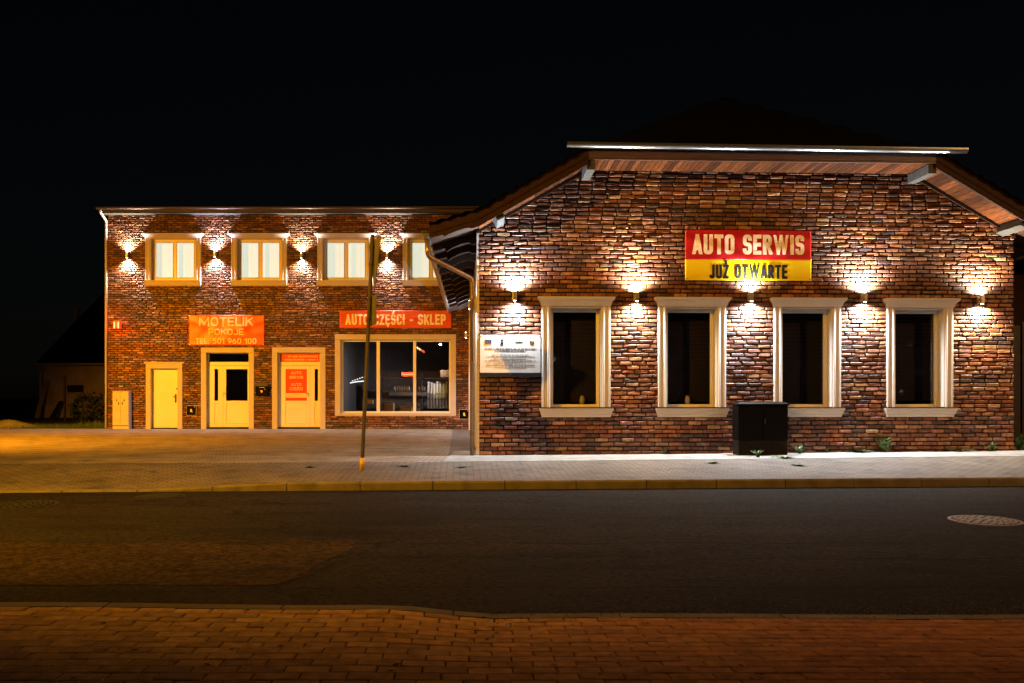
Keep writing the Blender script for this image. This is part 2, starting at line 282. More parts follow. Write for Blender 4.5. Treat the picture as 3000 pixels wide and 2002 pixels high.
def add_text(body, parent, mat, cx, cz, width, cap, y, t=.17, wave=None, name="lettering", gap=.15, rnd_=.5):
    """t, gap: stroke and spacing as fractions of the cap height; letters are squeezed to fill the width"""
    T = t*cap; H = cap - T; n = len(body); tot = sum(GLYPH[c][0] for c in body)
    k = (width - n*T - gap*cap*(n-1)) / tot; x = cx - width/2
    for ch in body:
        b = MB()
        gw_, strokes = GLYPH[ch]; w_ = gw_*k; TT = T*(.8 if ch in 'WM' else 1)
        for si, (closed, rounded, pts) in enumerate(strokes):
            P = [Vector((x + T/2 + px*w_, cz - cap/2 + T/2 + pz*H)) for px, pz in pts]
            if rounded and not closed and ch in 'UJ':
                P[-1] = P[-1] + Vector((0, T/2)); P[0] = P[0] + (Vector((0, T/2)) if ch == 'U' else Vector((0, 0)))
            if rounded:
                Q = []; m_ = len(P); rad = min(w_, H) * rnd_
                for i_ in range(m_):
                    if not closed and i_ in (0, m_-1): Q.append(P[i_]); continue
                    p_, a_, c_ = P[i_], P[i_-1], P[(i_+1) % m_]; r1 = min(rad, (a_-p_).length*.499); r2 = min(rad, (c_-p_).length*.499)
                    A_, C_ = p_ + (a_-p_).normalized()*r1, p_ + (c_-p_).normalized()*r2
                    for q in range(6):
                        u = q/5; Q.append(A_*(1-u)**2 + p_*2*u*(1-u) + C_*u*u)
                P = [q for i_, q in enumerate(Q) if i_ == 0 or (q-Q[i_-1]).length > 1e-5]
                if closed and (P[0]-P[-1]).length < 1e-5: P.pop()
            elif not closed:
                e = T/2 if (len(P) == 2 and (abs(P[0].x-P[1].x) < 1e-6 or abs(P[0].y-P[1].y) < 1e-6)) else T*.62
                P = [P[0] + (P[0]-P[1]).normalized()*e] + P[1:-1] + [P[-1] + (P[-1]-P[-2]).normalized()*e]
            L_, R_ = [], []; m_ = len(P)
            for i_ in range(m_):
                a_ = P[i_-1] if (closed or i_) else None; c_ = P[(i_+1) % m_] if (closed or i_ < m_-1) else None
                d1 = (P[i_]-a_).normalized() if a_ is not None else None; d2 = (c_-P[i_]).normalized() if c_ is not None else None
                d1 = d1 or d2; d2 = d2 or d1; n1, n2 = Vector((-d1.y, d1.x)), Vector((-d2.y, d2.x)); q = (n1+n2)
                q = q.normalized() if q.length > 1e-4 else n1; q *= min(2.2, 1/max(.3, q.dot(n1)))*TT/2
                L_.append(P[i_]+q); R_.append(P[i_]-q)
            if '.' not in ch and max(p_[1] for p_ in pts) <= 1 and min(p_[1] for p_ in pts) >= 0:
                lo, hi = cz - cap/2, cz + cap/2
                for Z_ in (L_, R_):
                    for q in Z_: q.y = min(hi, max(lo, q.y))
            yy = y - .0005*si
            for i_ in range(m_ if closed else m_-1):
                j_ = (i_+1) % m_; sub = max(1, int((P[j_]-P[i_]).length/.022)) if wave else 1
                for q in range(sub):
                    u, v_ = q/sub, (q+1)/sub; quad = [L_[i_].lerp(L_[j_], u), R_[i_].lerp(R_[j_], u), R_[i_].lerp(R_[j_], v_), L_[i_].lerp(L_[j_], v_)]
                    b.poly([(p_.x, yy + (wave(p_.x, p_.y) if wave else 0), p_.y) for p_ in quad])
        x += w_ + T + gap*cap
        if b.v: b.build("letter", mat, parent, recalc=False)

# ------------------------------------------------------------------ ground, road, pavements
KS = math.tan(R(3.5))
def kf(X): return 11.92 + KS * X            # far kerb line
def kn(X): return 5.16 + KS * X             # near kerb line
def lerp(a, b, t): return a + (b - a) * t
def interp(x, pts):
    if x <= pts[0][0]: return pts[0][1]
    for (a, p), (b, q) in zip(pts, pts[1:]):
        if x <= b:
            t = (x - a) / (b - a); t = t*t*(3-2*t); return lerp(p, q, t)
    return pts[-1][1]
g = MB()
for y0, y1, z0, z1 in ((-1500, 15, -.42, -.42), (15, 16.5, -.42, -.03), (16.5, 2500, -.03, -.03)):
    g.poly([(-2500, y0, z0), (2500, y0, z0), (2500, y1, z1), (-2500, y1, z1)])
tag(g.build("ground", M["soil"]), kind="structure")
XS = [-60, -30] + [i * .5 for i in range(-30, 31)] + [30, 60]
def sheet(name, mat, f0, f1, z0, z1, xs=XS, n=4):
    b = MB()
    rows = [[(x, lerp(f0(x), f1(x), k/n), lerp(z0(x), z1(x), k/n)) for x in xs] for k in range(n+1)]
    b.v = [p for r in rows for p in r]; w = len(xs)
    b.f = [(k*w+i, k*w+i+1, (k+1)*w+i+1, (k+1)*w+i) for k in range(n) for i in range(w-1)]
    return tag(b.build(name, mat, recalc=False), kind="structure")
ZRF, ZRN = -.21, -.315
def zroad(Y, X): return lerp(ZRN, ZRF, (Y - kn(X)) / (kf(X) - kn(X)))
road = sheet("road", M["road"], kn, kf, lambda x: ZRN, lambda x: ZRF)
def road_pt(px, py, dz=0):
    Y = 8.0
    for _ in range(30):
        X = (px - 1500) / F * Y; Y = F * (CAMZ - zroad(Y, X)) / (py - HOR)
    X = (px - 1500) / F * Y; return Vector((X, Y, zroad(Y, X) + dz))
rnd = random.Random(3)
top = [road_pt(x, 1588 + 6*math.sin(x/170) + rnd.uniform(-3, 3), .004) for x in range(-400, 1060, 60)]
bot = [road_pt(x, 1716 + rnd.uniform(-2, 2), .004) for x in range(-400, 850, 60)]
side = [road_pt(1045 - 205*t + 14*math.sin(t*9), 1594 + 121*t, .004) for t in (.08, .25, .45, .6, .8)]
patch = MB().poly(top + side + bot[::-1]).build("asphalt_patch", M["patch"], road)
for py0, x0, x1, w in ((1594, 1040, 2720, .012), (1634, 1120, 1900, .01), (1640, 2000, 3100, .008), (1725, 700, 3100, .008), (1519, 1500, 2500, .008)):
    q = MB(); n = 40; a = []
    for i in range(n+1):
        p = road_pt(x0 + (x1-x0)*i/n, py0 + rnd.uniform(-1.2, 1.2) + 2*math.sin(i*.5), .007); a.append(p)
    for i in range(n):
        ww = w * rnd.uniform(.6, 1.3)
        q.poly([a[i] + Vector((0, -w/2, 0)), a[i+1] + Vector((0, -w/2, 0)), a[i+1] + Vector((0, ww/2, 0)), a[i] + Vector((0, ww/2, 0))])
    q.build("tar_seam", M["tar"], road)
KT = [(-5.2, -.185), (-3.0, -.095), (-2.2, -.09), (9, -.085)]
def zk(x): return interp(x, KT)
def backl(x): return 14.35 + KS * x
walk = sheet("sidewalk", M["walk"], lambda x: kf(x) + .15, backl, zk, lambda x: 0.0 + .006*max(0, x), n=3)
def zg(x): return .006 * max(0, x)
fore = MB()
fx = [-60, -30, -20, -14, -10, -6, -3, -1.15]
rows = [[(x, backl(x), 0) for x in fx], [(x if x < -1.2 else -1.16, 15.6, 0) for x in fx], [(x if x < -1.2 else -2.05, 29.75, 0) for x in fx]]
fore.v = [p for r in rows for p in r]; w = len(fx)
fore.f = [(k*w+i, k*w+i+1, (k+1)*w+i+1, (k+1)*w+i) for k in range(2) for i in range(w-1)]
tag(fore.build("forecourt", M["forecourt"], recalc=False), kind="structure")
st = MB(); sx = [-1.15 + i*.4 for i in range(31)] + [14, 20, 60]; rs = random.Random(5)
rows = [[(x, backl(x) + (rs.uniform(-.03, .03)), zg(x) + .003) for x in sx], [(x, 15.0 + KS*x*.7, zg(x) + rs.uniform(.004, .012)) for x in sx], [(x, 17.2 + .04*x, zg(x) + .006) for x in sx]]
st.v = [p for r in rows for p in r]; w = len(sx)
st.f = [(k*w+i, k*w+i+1, (k+1)*w+i+1, (k+1)*w+i) for k in range(2) for i in range(w-1)]
tag(st.build("grit_strip", M["strip"], recalc=False), kind="structure")
dk = MB().poly([(-1.15, 15.55, .004), (-.6, 15.55, .004), (-1.45, 29.5, .004), (-2.05, 29.5, .004)])
tag(dk.build("wall_side_path", paving("path_pavers", (.17, .15, .14), (.13, .115, .105), (.06, .05, .045))), kind="structure")
kr = thing("kerb", None, None); tag(kr, kind="structure")
x = -16.1
while x < 16:
    a, b = x + .006, x + .994; h0, h1 = zk(a), zk(b)
    pr = lambda X, h: [(X, kf(X), -.4), (X, kf(X), h - .025), (X, kf(X) + .02, h), (X, kf(X) + .149, h + .001), (X, kf(X) + .149, -.4)]
    MB().loft([pr(a, h0), pr(b, h1)]).build("kerb_stone", M["kerb"], kr)
    x += 1
# near pavement
NK = [(-3.1, -.118), (-.80, -.166), (-.05, -.232), (3.3, -.285)]
def znear(X, Y):
    t = min(1, max(0, (kn(X) - Y) / 1.7)); t = t*t*(3-2*t); return lerp(interp(X, NK), -.15 - .018*X, t)
pv = thing("near_pavement", None, None); tag(pv, kind="structure")
bd = MB(); xs = [-9 + .3*i for i in range(61)]; n = 24
bd.v = [(x, kn(x) - .02 - 5*(k/n)**1.5, znear(x, kn(x) - .02 - 5*(k/n)**1.5) - .009) for k in range(n+1) for x in xs]; w = len(xs)
bd.f = [(k*w+i, k*w+i+1, (k+1)*w+i+1, (k+1)*w+i) for k in range(n) for i in range(w-1)]
bd.build("joint_sand", M["bedding"], pv)
x = -9.35
while x < 9:
    a, b = x + .005, x + .995
    pr = lambda X: [(X, kn(X), -.5), (X, kn(X), znear(X, kn(X)) - .015), (X, kn(X) - .015, znear(X, kn(X))), (X, kn(X) - .115, znear(X, kn(X))), (X, kn(X) - .115, -.5)]
    MB().loft([pr(lerp(a, b, k/4)) for k in range(5)]).build("kerb_stone", M["kerb"], pv)
    x += 1
def paver_geo(L, W, rr, ch=.006, h=.05):
    j = lambda: rr.uniform(-.0015, .0015)
    o = [(-L/2+j(), -W/2+j()), (L/2+j(), -W/2+j()), (L/2+j(), W/2+j()), (-L/2+j(), W/2+j())]
    v = [(x, y, -h) for x, y in o] + [(x, y, -.004) for x, y in o] + [(x*(1-ch*2/L), y*(1-ch*2/W), 0) for x, y in o]
    f = [(i, (i+1) % 4, 4+(i+1) % 4, 4+i) for i in range(4)] + [(4+i, 4+(i+1) % 4, 8+(i+1) % 4, 8+i) for i in range(4)] + [(8, 9, 10, 11)]
    return v, f
pr_ = random.Random(11)
specs = []
for k in range(34):
    off = .122 + .1025*(k + .5); xo = (.1 if k % 2 else 0) + pr_.uniform(-.008, .008)
    for i in range(-26, 27):
        u = i*.2035 + xo; X = u * math.cos(R(3.5)); Y = kn(X) - off
        if Y < 1.6: continue
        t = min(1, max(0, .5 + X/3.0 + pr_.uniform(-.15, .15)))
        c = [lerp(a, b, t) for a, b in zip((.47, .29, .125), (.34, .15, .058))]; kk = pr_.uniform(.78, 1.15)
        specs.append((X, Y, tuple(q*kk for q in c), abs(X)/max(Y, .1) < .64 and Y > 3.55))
vis = sorted([s for s in specs if s[3]], key=lambda s: s[1])
ind = set(id(s) for s in vis[:300])
pm = []
for i in range(6):
    v, f = paver_geo(.198, .097, pr_); b = MB(); b.v, b.f = v, f; m = b.mesh("paver", False); m.materials.append(M["paver_o"]); pm.append(m)
sv, sf, sc = [], [], []
for s in specs:
    X, Y, c, _ = s; e = .05; dz = pr_.uniform(-.0022, .0022)
    gx = (znear(X+e, Y) - znear(X-e, Y))/(2*e); gy = (znear(X, Y+e) - znear(X, Y-e))/(2*e)
    nrm = Vector((-gx + pr_.uniform(-.008, .008), -gy + pr_.uniform(-.012, .012), 1)).normalized()
    q = nrm.to_track_quat('Z', 'Y').to_matrix(); xa = Vector((math.cos(R(3.5)), math.sin(R(3.5)), 0)); xa = (xa - nrm*xa.dot(nrm)).normalized(); ya = nrm.cross(xa)
    mat = Matrix((xa, ya, nrm)).transposed().to_4x4(); mat.translation = (X, Y, znear(X, Y) + dz)
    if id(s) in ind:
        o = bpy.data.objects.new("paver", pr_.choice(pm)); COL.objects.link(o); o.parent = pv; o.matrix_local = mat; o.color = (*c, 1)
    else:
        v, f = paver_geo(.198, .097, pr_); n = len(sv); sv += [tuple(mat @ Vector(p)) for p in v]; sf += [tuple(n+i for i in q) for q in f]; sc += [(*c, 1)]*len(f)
def stuff_mesh(name, v, f, c, mat, parent):
    m = bpy.data.meshes.new(name); m.from_pydata(v, [], f); a = m.attributes.new("Col", 'FLOAT_COLOR', 'FACE')
    a.data.foreach_set("color", [q for k in c for q in k]); o = link(name, m, mat, parent); o["kind"] = "stuff"; return o
stuff_mesh("paver_field", sv, sf, sc, M["paver"], pv)

# ------------------------------------------------------------------ brickwork
PAL = [((.155, .056, .026), 40), ((.080, .032, .019), 24), ((.235, .096, .036), 20), ((.30, .175, .085), 9), ((.050, .026, .024), 6), ((.17, .075, .055), 10)]
def brick_colour(rr, x=0, z=0):
    c = rr.choices([p[0] for p in PAL], [p[1] for p in PAL])[0]; k = rr.uniform(.75, 1.2) * (1 + .55*noise.noise(Vector((x*.55, z*.8, 3.1)))); return tuple(q*k*rr.uniform(.93, 1.07) for q in c)
def brick_geo(L, H, D, rr, rough=1.0):
    e = .011; j = lambda a: rr.uniform(-a, a) * rough
    bx = [-L/2, -L/2+e+abs(j(.012)), L/2-e-abs(j(.012)), L/2]; bz = [-H/2, -H/2+e, H/2-e, H/2]
    tilt, tw = j(.0045), j(.0045)
    v = []
    for a in range(4):
        for b in range(4):
            ring = (a in (0, 3)) + (b in (0, 3)); x, z = bx[a], bz[b]
            y = -D + (.0, .007, .015)[ring] + j(.004) + tilt*(a-1.5)/1.5 + tw*(b-1.5)/1.5
            if ring: x += j(.003); z += j(.003)
            if ring == 2: x *= .97; z *= .93
            v.append((x, y, z))
    idx = [0, 4, 8, 12, 13, 14, 15, 11, 7, 3, 2, 1]
    v += [(v[i][0]*1.0, .006, v[i][2]) for i in idx]
    f = [(a*4+b, (a+1)*4+b, (a+1)*4+b+1, a*4+b+1) for a in range(3) for b in range(3)]
    for k in range(12):
        p, q = idx[k], idx[(k+1) % 12]; f.append((p, 16+k, 16+(k+1) % 12, q))
    return v, f
def brickwork(wall, row_span, z0, z1, L, H, J, D, holes, seed, pick, n_ind, rough=1.0):
    rr = random.Random(seed); spec = []; z = z0; r = 0
    while z + H*.4 < z1:
        zc = z + H/2; lo, hi = row_span(zc); x = lo - (L+J)*(.5 if r % 2 else 0) - rr.uniform(0, .05)
        segs = [(lo, hi)]
        for a, b, c, d in holes:
            if z + H > c + .02 and z < d - .02:
                segs = [q for s in segs for q in ((s[0], min(s[1], a)), (max(s[0], b), s[1])) if q[1] - q[0] > .03]
        while x < hi:
            l = L + rr.uniform(-.012, .012)
            for a, b in segs:
                p, q = max(a, x), min(b, x + l)
                if q - p > .035: spec.append((p, q, zc + rr.uniform(-.0025, .0025), q - p > L*.93))
            x += l + J
        z += H + J; r += 1
    full = sorted([s for s in spec if s[3] and pick(s)], key=lambda s: pick(s))[:n_ind]
    ids = set(id(s) for s in full); meshes = []
    for i in range(14):
        v, f = brick_geo(L, H, D, rr, rough); b = MB(); b.v, b.f = v, f; m = b.mesh("brick", True); m.materials.append(M["brick_o"]); meshes.append(m)
    V, Fc, C = [], [], []
    for s in spec:
        p, q, zc, _ = s; c = brick_colour(rr, (p+q)/2, zc); dy = rr.uniform(-.004, .004)
        if id(s) in ids:
            o = bpy.data.objects.new("brick", rr.choice(meshes)); COL.objects.link(o); o.parent = wall
            o.location = ((p+q)/2, dy, zc); o.scale = ((q-p)/L, 1, rr.uniform(.97, 1.03)); o.color = (*c, 1)
        else:
            v, f = brick_geo(q-p, H*rr.uniform(.97, 1.03), D, rr, rough); n = len(V); x = (p+q)/2
            V += [(x+a, dy+b, zc+d) for a, b, d in v]; Fc += [tuple(n+i for i in k) for k in f]; C += [(*c, 1)]*len(f)
    stuff_mesh("brick_field", V, Fc, C, M["brick"], wall)
def holed_wall(name, poly_cells, holes, mat, parent, x0, x1, z0, z1, clip=None):
    xs = sorted(set([x0, x1] + [h[0] for h in holes] + [h[1] for h in holes])); zs = sorted(set([z0, z1] + [h[2] for h in holes] + [h[3] for h in holes]))
    b = MB()
    for a, c in zip(xs, xs[1:]):
        for d, e in zip(zs, zs[1:]):
            mx, mzz = (a+c)/2, (d+e)/2
            if any(h[0] < mx < h[1] and h[2] < mzz < h[3] for h in holes): continue
            b.poly([(a, 0, d), (c, 0, d), (c, 0, e), (a, 0, e)])
    for p in poly_cells: b.poly(p)
    return b.build(name, mat, parent, recalc=False)

# ------------------------------------------------------------------ garage
GW = 10.167
garage = thing("auto_repair_garage", "long single storey brick garage with half hipped roof and four tall white framed windows", "garage", G0, TH)
WC = [gpx(px, 1050)[0] for px in (1687, 2026, 2363, 2692)]
OH, OZ0, OZ1 = .47, .885, 2.745
gh = [(c-.56, c+.56, OZ0-.12, OZ1+.13) for c in WC]
RK0, RKT = 4.18, 5.30
SL = math.tan(R(30))
sk = (RKT - RK0) / SL
wall = holed_wall("front_wall", [[(0, 0, 4.18), (GW, 0, 4.18), (GW-sk, 0, 5.3), (sk, 0, 5.3)]], gh, M["mortar"], garage, 0, GW, -.4, 4.18)
def gspan(z):
    k = max(0, (z - RK0) / SL); return (.012 + k, GW - k)
hidden = [(0.0, 1.17, 1.45, 2.25), (3.7, 6.2, 3.2, 4.3)]
def gpick(s):
    x = (s[0]+s[1])/2
    if s[2] < .12 or any(a < x < b and c < s[2] < d for a, b, c, d in hidden): return 0
    return (gw(x, 0, s[2]) - cam.location).length
brickwork(wall, gspan, .015, 5.31, .236, .0600, .0195, .032, gh, 21, gpick, 300)
side = MB(); SY = 13.55; SLX = -.0215
side.poly([(0, .0, -.4), (0, 0, 4.18), (SLX*SY, SY, 4.18), (SLX*SY, SY, -.4)])
side.build("side_wall", M["plaster"], garage, recalc=False)
MB().box(-.035, .012, -.026, .06, 0, 4.15).build("corner_trim", M["white"], garage)
MB().poly([(GW, 0, -.4), (GW, 0, 4.18), (GW, SY, 4.18), (GW, SY, -.4)]).poly([(SLX*SY, SY-1, -.4), (GW, SY-1, -.4), (GW, SY-1, 4.18), (GW/2, SY-1, 4.18+GW/2*SL), (SLX*SY, SY-1, 4.18)]).build("rear_wall", M["plaster"], garage)
MB().poly([(.01, .05, .02), (GW-.01, .05, .02), (GW-.01, SY, .02), (-.2, SY, .02)]).build("floor", M["concrete"], garage)
def jamb(b, sgn, w, z0, z1, proud, reveal, inner):
    P = [(0, .02), (0, -proud*.75), (.08*w, -proud), (.22*w, -proud), (.30*w, -proud*.78), (.62*w, -proud*.78), (.70*w, -proud), (.80*w, -proud), (.90*w, -proud*.6), (w, -proud*.55), (w, reveal), (w-.03, reveal)]
    b.loft([[(sgn*(inner + w - x), y, z) for x, y in P] for z in (z0, z1)])
CURT = [0]
def cased_window(parent, loc, half, z0, z1, jw, crown, sill, proud, reveal, fw, mull, gl, dark_sheet=True, lit=False, flat_top=False):
    b = MB()
    jamb(b, -1, jw, z0, z1 + (.05 if crown else 0), proud, reveal, half); jamb(b, 1, jw, z0, z1 + (.05 if crown else 0), proud, reveal, half)
    b.box(-half, half, -proud*.5, reveal, z1, z1 + .055)
    b.box(-half, half, .0, reveal, z0 - .04, z0)
    o = b.build("window", M["white"], parent, loc=loc)
    h = half + jw
    if crown:
        ch, cw = crown
        zt = z1 + .03
        MB().rings([(zt, h+.005, proud+.012, .01), (zt+ch*.12, h+.012, proud+.02, .01), (zt+ch*.2, h+.018, proud+.03, .01), (zt+ch*.45, h+cw*.35, proud+.055, .01), (zt+ch*.7, h+cw*.8, proud+.095, .01), (zt+ch*.74, h+cw*.92, proud+.105, .01), (zt+ch, h+cw, proud+.115, .01)]).build("header", M["white"], o)
    if sill:
        sh, sw = sill
        s = MB().rings([(z0-.005, h+sw, proud+.075, .01), (z0-sh*.3, h+sw*.9, proud+.07, .01), (z0-sh*.36, h+sw*.6, proud+.05, .01), (z0-sh*.7, h+sw*.35, proud+.04, .01), (z0-sh*.76, h+sw*.1, proud+.025, .01), (z0-sh, h+.0, proud+.015, .01)]).build("sill", M["white"], o)
        if dark_sheet: MB().box(-h-sw-.01, h+sw+.01, -proud-.09, .01, z0-.003, z0+.012).build("sill_sheet", M["dark_frame"], o)
    fr = MB(); ya, yb = reveal-.055, reveal+.01
    fr.box(-half, -half+fw, ya, yb, z0, z1).box(half-fw, half, ya, yb, z0, z1).box(-half+fw, half-fw, ya, yb, z0, z0+fw).box(-half+fw, half-fw, ya, yb, z1-fw, z1)
    fr.build("frame", M["pvc"], o, bevel=.006)
    e = [-half+fw] + [q for m_ in mull for q in (m_-fw*.5, m_+fw*.5)] + [half-fw]
    for m_ in mull: MB().box(m_-fw*.5, m_+fw*.5, ya-.004, yb, z0+fw, z1-fw).build("mullion", M["pvc"], o, bevel=.006)
    for a, c in zip(e[::2], e[1::2]):
        if lit:
            MB().loft([[(a+.001, ya+.01, z0+fw), (c-.001, ya+.01, z0+fw), (c-.001, ya+.01, z1-fw), (a+.001, ya+.01, z1-fw)], [(a+.035, ya-.012, z0+fw+.035), (c-.035, ya-.012, z0+fw+.035), (c-.035, ya-.012, z1-fw-.035), (a+.035, ya-.012, z1-fw-.035)]], False).build("sash", M["pvc"], o)
        MB().poly([(a, ya+.03, z0+fw), (c, ya+.03, z0+fw), (c, ya+.03, z1-fw), (a, ya+.03, z1-fw)]).build("pane", gl, o)
    if lit:
        CURT[0] += 1; c0 = CURT[0]; cu = MB(); n = 90
        P = [(lerp(-half-.1, half+.1, i/n), reveal+.2 + (.004 + .003*math.sin(i*.11+c0*2))*math.sin(i*(.8+.13*c0) + math.sin(i*.37+c0)*1.6)) for i in range(n+1)]
        for (x_, y_), (x2, y2) in zip(P, P[1:]): cu.poly([(x_, y_, z0-.05), (x2, y2, z0-.05), (x2, y2, z1+.1), (x_, y_, z1+.1)])
        cu.build("curtain", M["curtain"], o, smooth=True, recalc=False)
    return o
for c in WC:
    w0 = cased_window(garage, (c, 0, 0), OH, OZ0, OZ1, .172, (.165, .075), (.175, .045), .055, .235, .062, [], M["dglass"])
    bl = MB(); n_ = 24; zz = [lerp(OZ0 + .10 + .03*math.sin(c*7), OZ1 + .05, q/n_) for q in range(n_+1)]
    for q, (za, zb_) in enumerate(zip(zz, zz[1:])): bl.poly([(-OH-.05, .40 - .006, za), (OH+.05, .40 - .006, za), (OH+.05, .40 + .006, zb_), (-OH-.05, .40 + .006, zb_)])
    bl.build("pane_tone_sheet", M["pane_tone_sheet"], w0, recalc=False)  # added sheet that gives the dark panes a faint tone
for c, dx, lab in ((WC[0], .16, "small dim jar standing inside the first garage window"), (WC[1], .0, "small dim jar standing inside the second garage window")):
    o = thing("window_jar", lab, "jar", gw(c+dx, .32, OZ0+.02), TH)
    MB().loft([[(r*math.cos(t), r*math.sin(t), h) for t in [k_*math.pi/6 for k_ in range(12)]] for h, r in ((0, .04), (.1, .05), (.16, .045), (.18, .03))]).build("body", M["cab"], o, smooth=True)
    MB().cyl((0, 0, .18), .034, .025, 'z', 12).build("lid", M["rustyel"], o)
# roof
def main(s):
    s = min(s, GW - s)
    return RK0 + s*SL if s > 0 else RK0 + s*math.tan(R(17))
OV, EV = .78, .87
rf = MB(); cols = [-EV + i*(GW + 2*EV)/220 for i in range(221)]
ysr = [-OV-.12 + .35*i for i in range(14)] + [4.6 + .9*i for i in range(10)]
ysr[-1] = SY - .9
def ztop(s, y): return min(main(s) + .21, 5.50 + (y + OV + .12)*.72)
w = len(cols)
for y in ysr:
    for i, s in enumerate(cols):
        h = .018*math.cos(s*2*math.pi/.22) if main(s) + .21 < 5.50 + (y + OV + .12)*.72 else .006*math.cos(s*40)
        rf.v.append((s, y, ztop(s, y) + h))
rf.f = [(k*w+i, k*w+i+1, (k+1)*w+i+1, (k+1)*w+i) for k in range(len(ysr)-1) for i in range(w-1)]
roof = rf.build("roof", M["roof"], garage, smooth=True, recalc=False)
def undershell(s): return main(s) + .03
us = MB()
for a, b in ((-EV, -.001), (-.001, sk), (GW-sk, GW+.001), (GW+.001, GW+EV)):
    za, zb = undershell(a), undershell(b)
    us.poly([(a, -OV-.05, za), (b, -OV-.05, zb), (b, SY-.9, zb), (a, SY-.9, za)])
us.poly([(sk, -OV-.05, RKT+.03), (GW-sk, -OV-.05, RKT+.03), (GW-sk, .5, RKT+.03), (sk, .5, RKT+.03)])
us.build("underboarding", M["rafter"], roof, recalc=False)
def bottom_off(d):                       # carved rafter tail, d metres out from the wall
    return interp(d, [(0, .17), (.12, .17), (.17, .12), (.22, .105), (.36, .10), (.52, .125), (.60, .165), (.63, .085), (.70, .09), (.87, .075)])
def rafter_loop(y, sgn):
    D = [0, .06, .12, .145, .17, .2, .24, .3, .37, .44, .5, .55, .6, .615, .64, .7, .8, .87]
    f = lambda d: -d if sgn < 0 else GW + d
    return [(f(d), y, main(-d) - bottom_off(d)) for d in D] + [(f(.87), y, main(-.87)+.028), (f(0), y, RK0 + .028)]
for sgn in (-1, 1):
    for i in range(12):
        y = .35 + i*1.0
        MB().loft([rafter_loop(y, sgn), rafter_loop(y+.085, sgn)]).build("rafter_tail", M["rafter"], roof)
    b = MB(); D = [.87, .8, .7, .64, .615, .6, .55, .5, .44, .37, .3, .24, .2, .17, .145, .12, .06, 0]
    f = (lambda s: s) if sgn < 0 else (lambda s: GW - s)
    low = [(f(-d), main(-d) - bottom_off(d)*.55) for d in D] + [(f(sk), RKT - .095)]
    up = [(f(sk), RKT + .20), (f(0), RK0 + .20), (f(-.87), main(-.87) + .17)]
    pts = low + up
    b.loft([[(s, -OV-.035, z) for s, z in pts], [(s, -OV+.0, z) for s, z in pts]]).build("bargeboard", M["barge"], roof)
    # soffit planks of the sloping verge
    k = 0; s = .0
    while s < sk - .02:
        e = min(s + .112, sk); z = lambda q: RK0 + q*SL
        p = [(f(s+.003), -OV, z(s)), (f(e-.003), -OV, z(e)), (f(e-.003), -OV, z(e)+.02), (f(s+.003), -OV, z(s)+.02)]
        MB().prism(p, (0, OV - .002, 0)).build("plank", M["plank"], roof); s += .115
    for ya in (-.055, -OV+.002):
        p = [(f(-.02), ya, RK0-.075), (f(sk+.02), ya, RKT-.072), (f(sk+.02), ya, RKT-.003), (f(-.02), ya, RK0-.006)]
        MB().prism(p, (0, .045, 0)).build("verge_batten", M["barge"], roof)
s = sk
while s < GW - sk - .05:
    MB().box(s+.005, s+.092, -OV, -.002, RKT, RKT+.02).build("plank", M["plank"], roof, loc=None); s += .097
MB().box(sk-.02, GW-sk+.02, -OV-.03, -OV+.004, RKT-.012, RKT+.17).build("fascia", M["fascia"], roof)
MB().box(sk-.3, GW-sk+.3, -OV-.10, -OV-.03, RKT+.165, RKT+.20).build("drip_board", M["fascia"], roof)
for s, z, tilt in ((sk+.05, RKT-.1, 0), (.36, RK0+.13, .5), (GW-sk-.05, RKT-.1, 0), (GW-.25, RK0+.06, -.5)):
    c, sn = math.cos(tilt), math.sin(tilt)
    q = [(-.075, -.085), (.075, -.085), (.075, .085), (-.075, .085)]
    MB().prism([(s + a*c - b*sn, -OV+.01, z + a*sn + b*c) for a, b in q], (0, OV, 0)).build("purlin_end", M["purlin"], roof, bevel=.006)
def gutter(parent, a, b, r, straps, mat):
    a, b = Vector(a), Vector(b); d = (b-a).normalized(); side_ = d.cross(Vector((0, 0, 1))).normalized()
    prof = [side_*(r*math.cos(t)) + Vector((0, 0, r*math.sin(t))) for t in [math.pi + math.pi*k/10 for k in range(11)]]
    inner = [p*.93 + Vector((0, 0, .001)) for p in prof][::-1]
    lip = [side_*(r*1.0) + Vector((0, 0, .012)), side_*(r*.9) + Vector((0, 0, .012))]
    loop = prof + lip + inner
    g_ = MB().loft([[a+p for p in loop], [b+p for p in loop]]).build("gutter", mat, parent, smooth=False)
    MB().prism([a+p for p in prof], d*.006).build("end_cap", mat, g_); MB().prism([b+p for p in prof], d*-.006).build("end_cap", mat, g_)
    for i in range(straps):
        c = a + (b-a)*((i+.6)/straps); pp = [q*1.05 for q in prof]
        MB().loft([[c + q for q in pp] + [c + q*.99 for q in prof[::-1]], [c + d*.018 + q for q in pp] + [c + d*.018 + q*.99 for q in prof[::-1]]]).build("strap", mat, g_)
    return g_
a_ = gpx(1660, 420, -OV-.13); b_ = gpx(2830, 435, -OV-.13)
gutter(roof, (a_[0], -OV-.15, 5.53), (b_[0], -OV-.15, 5.505), .072, 12, M["zinc"])
gutter(roof, (-EV-.06, SY-1, 3.92), (-EV-.06, -OV+.02, 3.97), .068, 12, M["zinc"])
gutter(roof, (GW+EV+.06, -OV+.02, 3.97), (GW+EV+.06, SY-1, 3.92), .068, 12, M["zinc"])
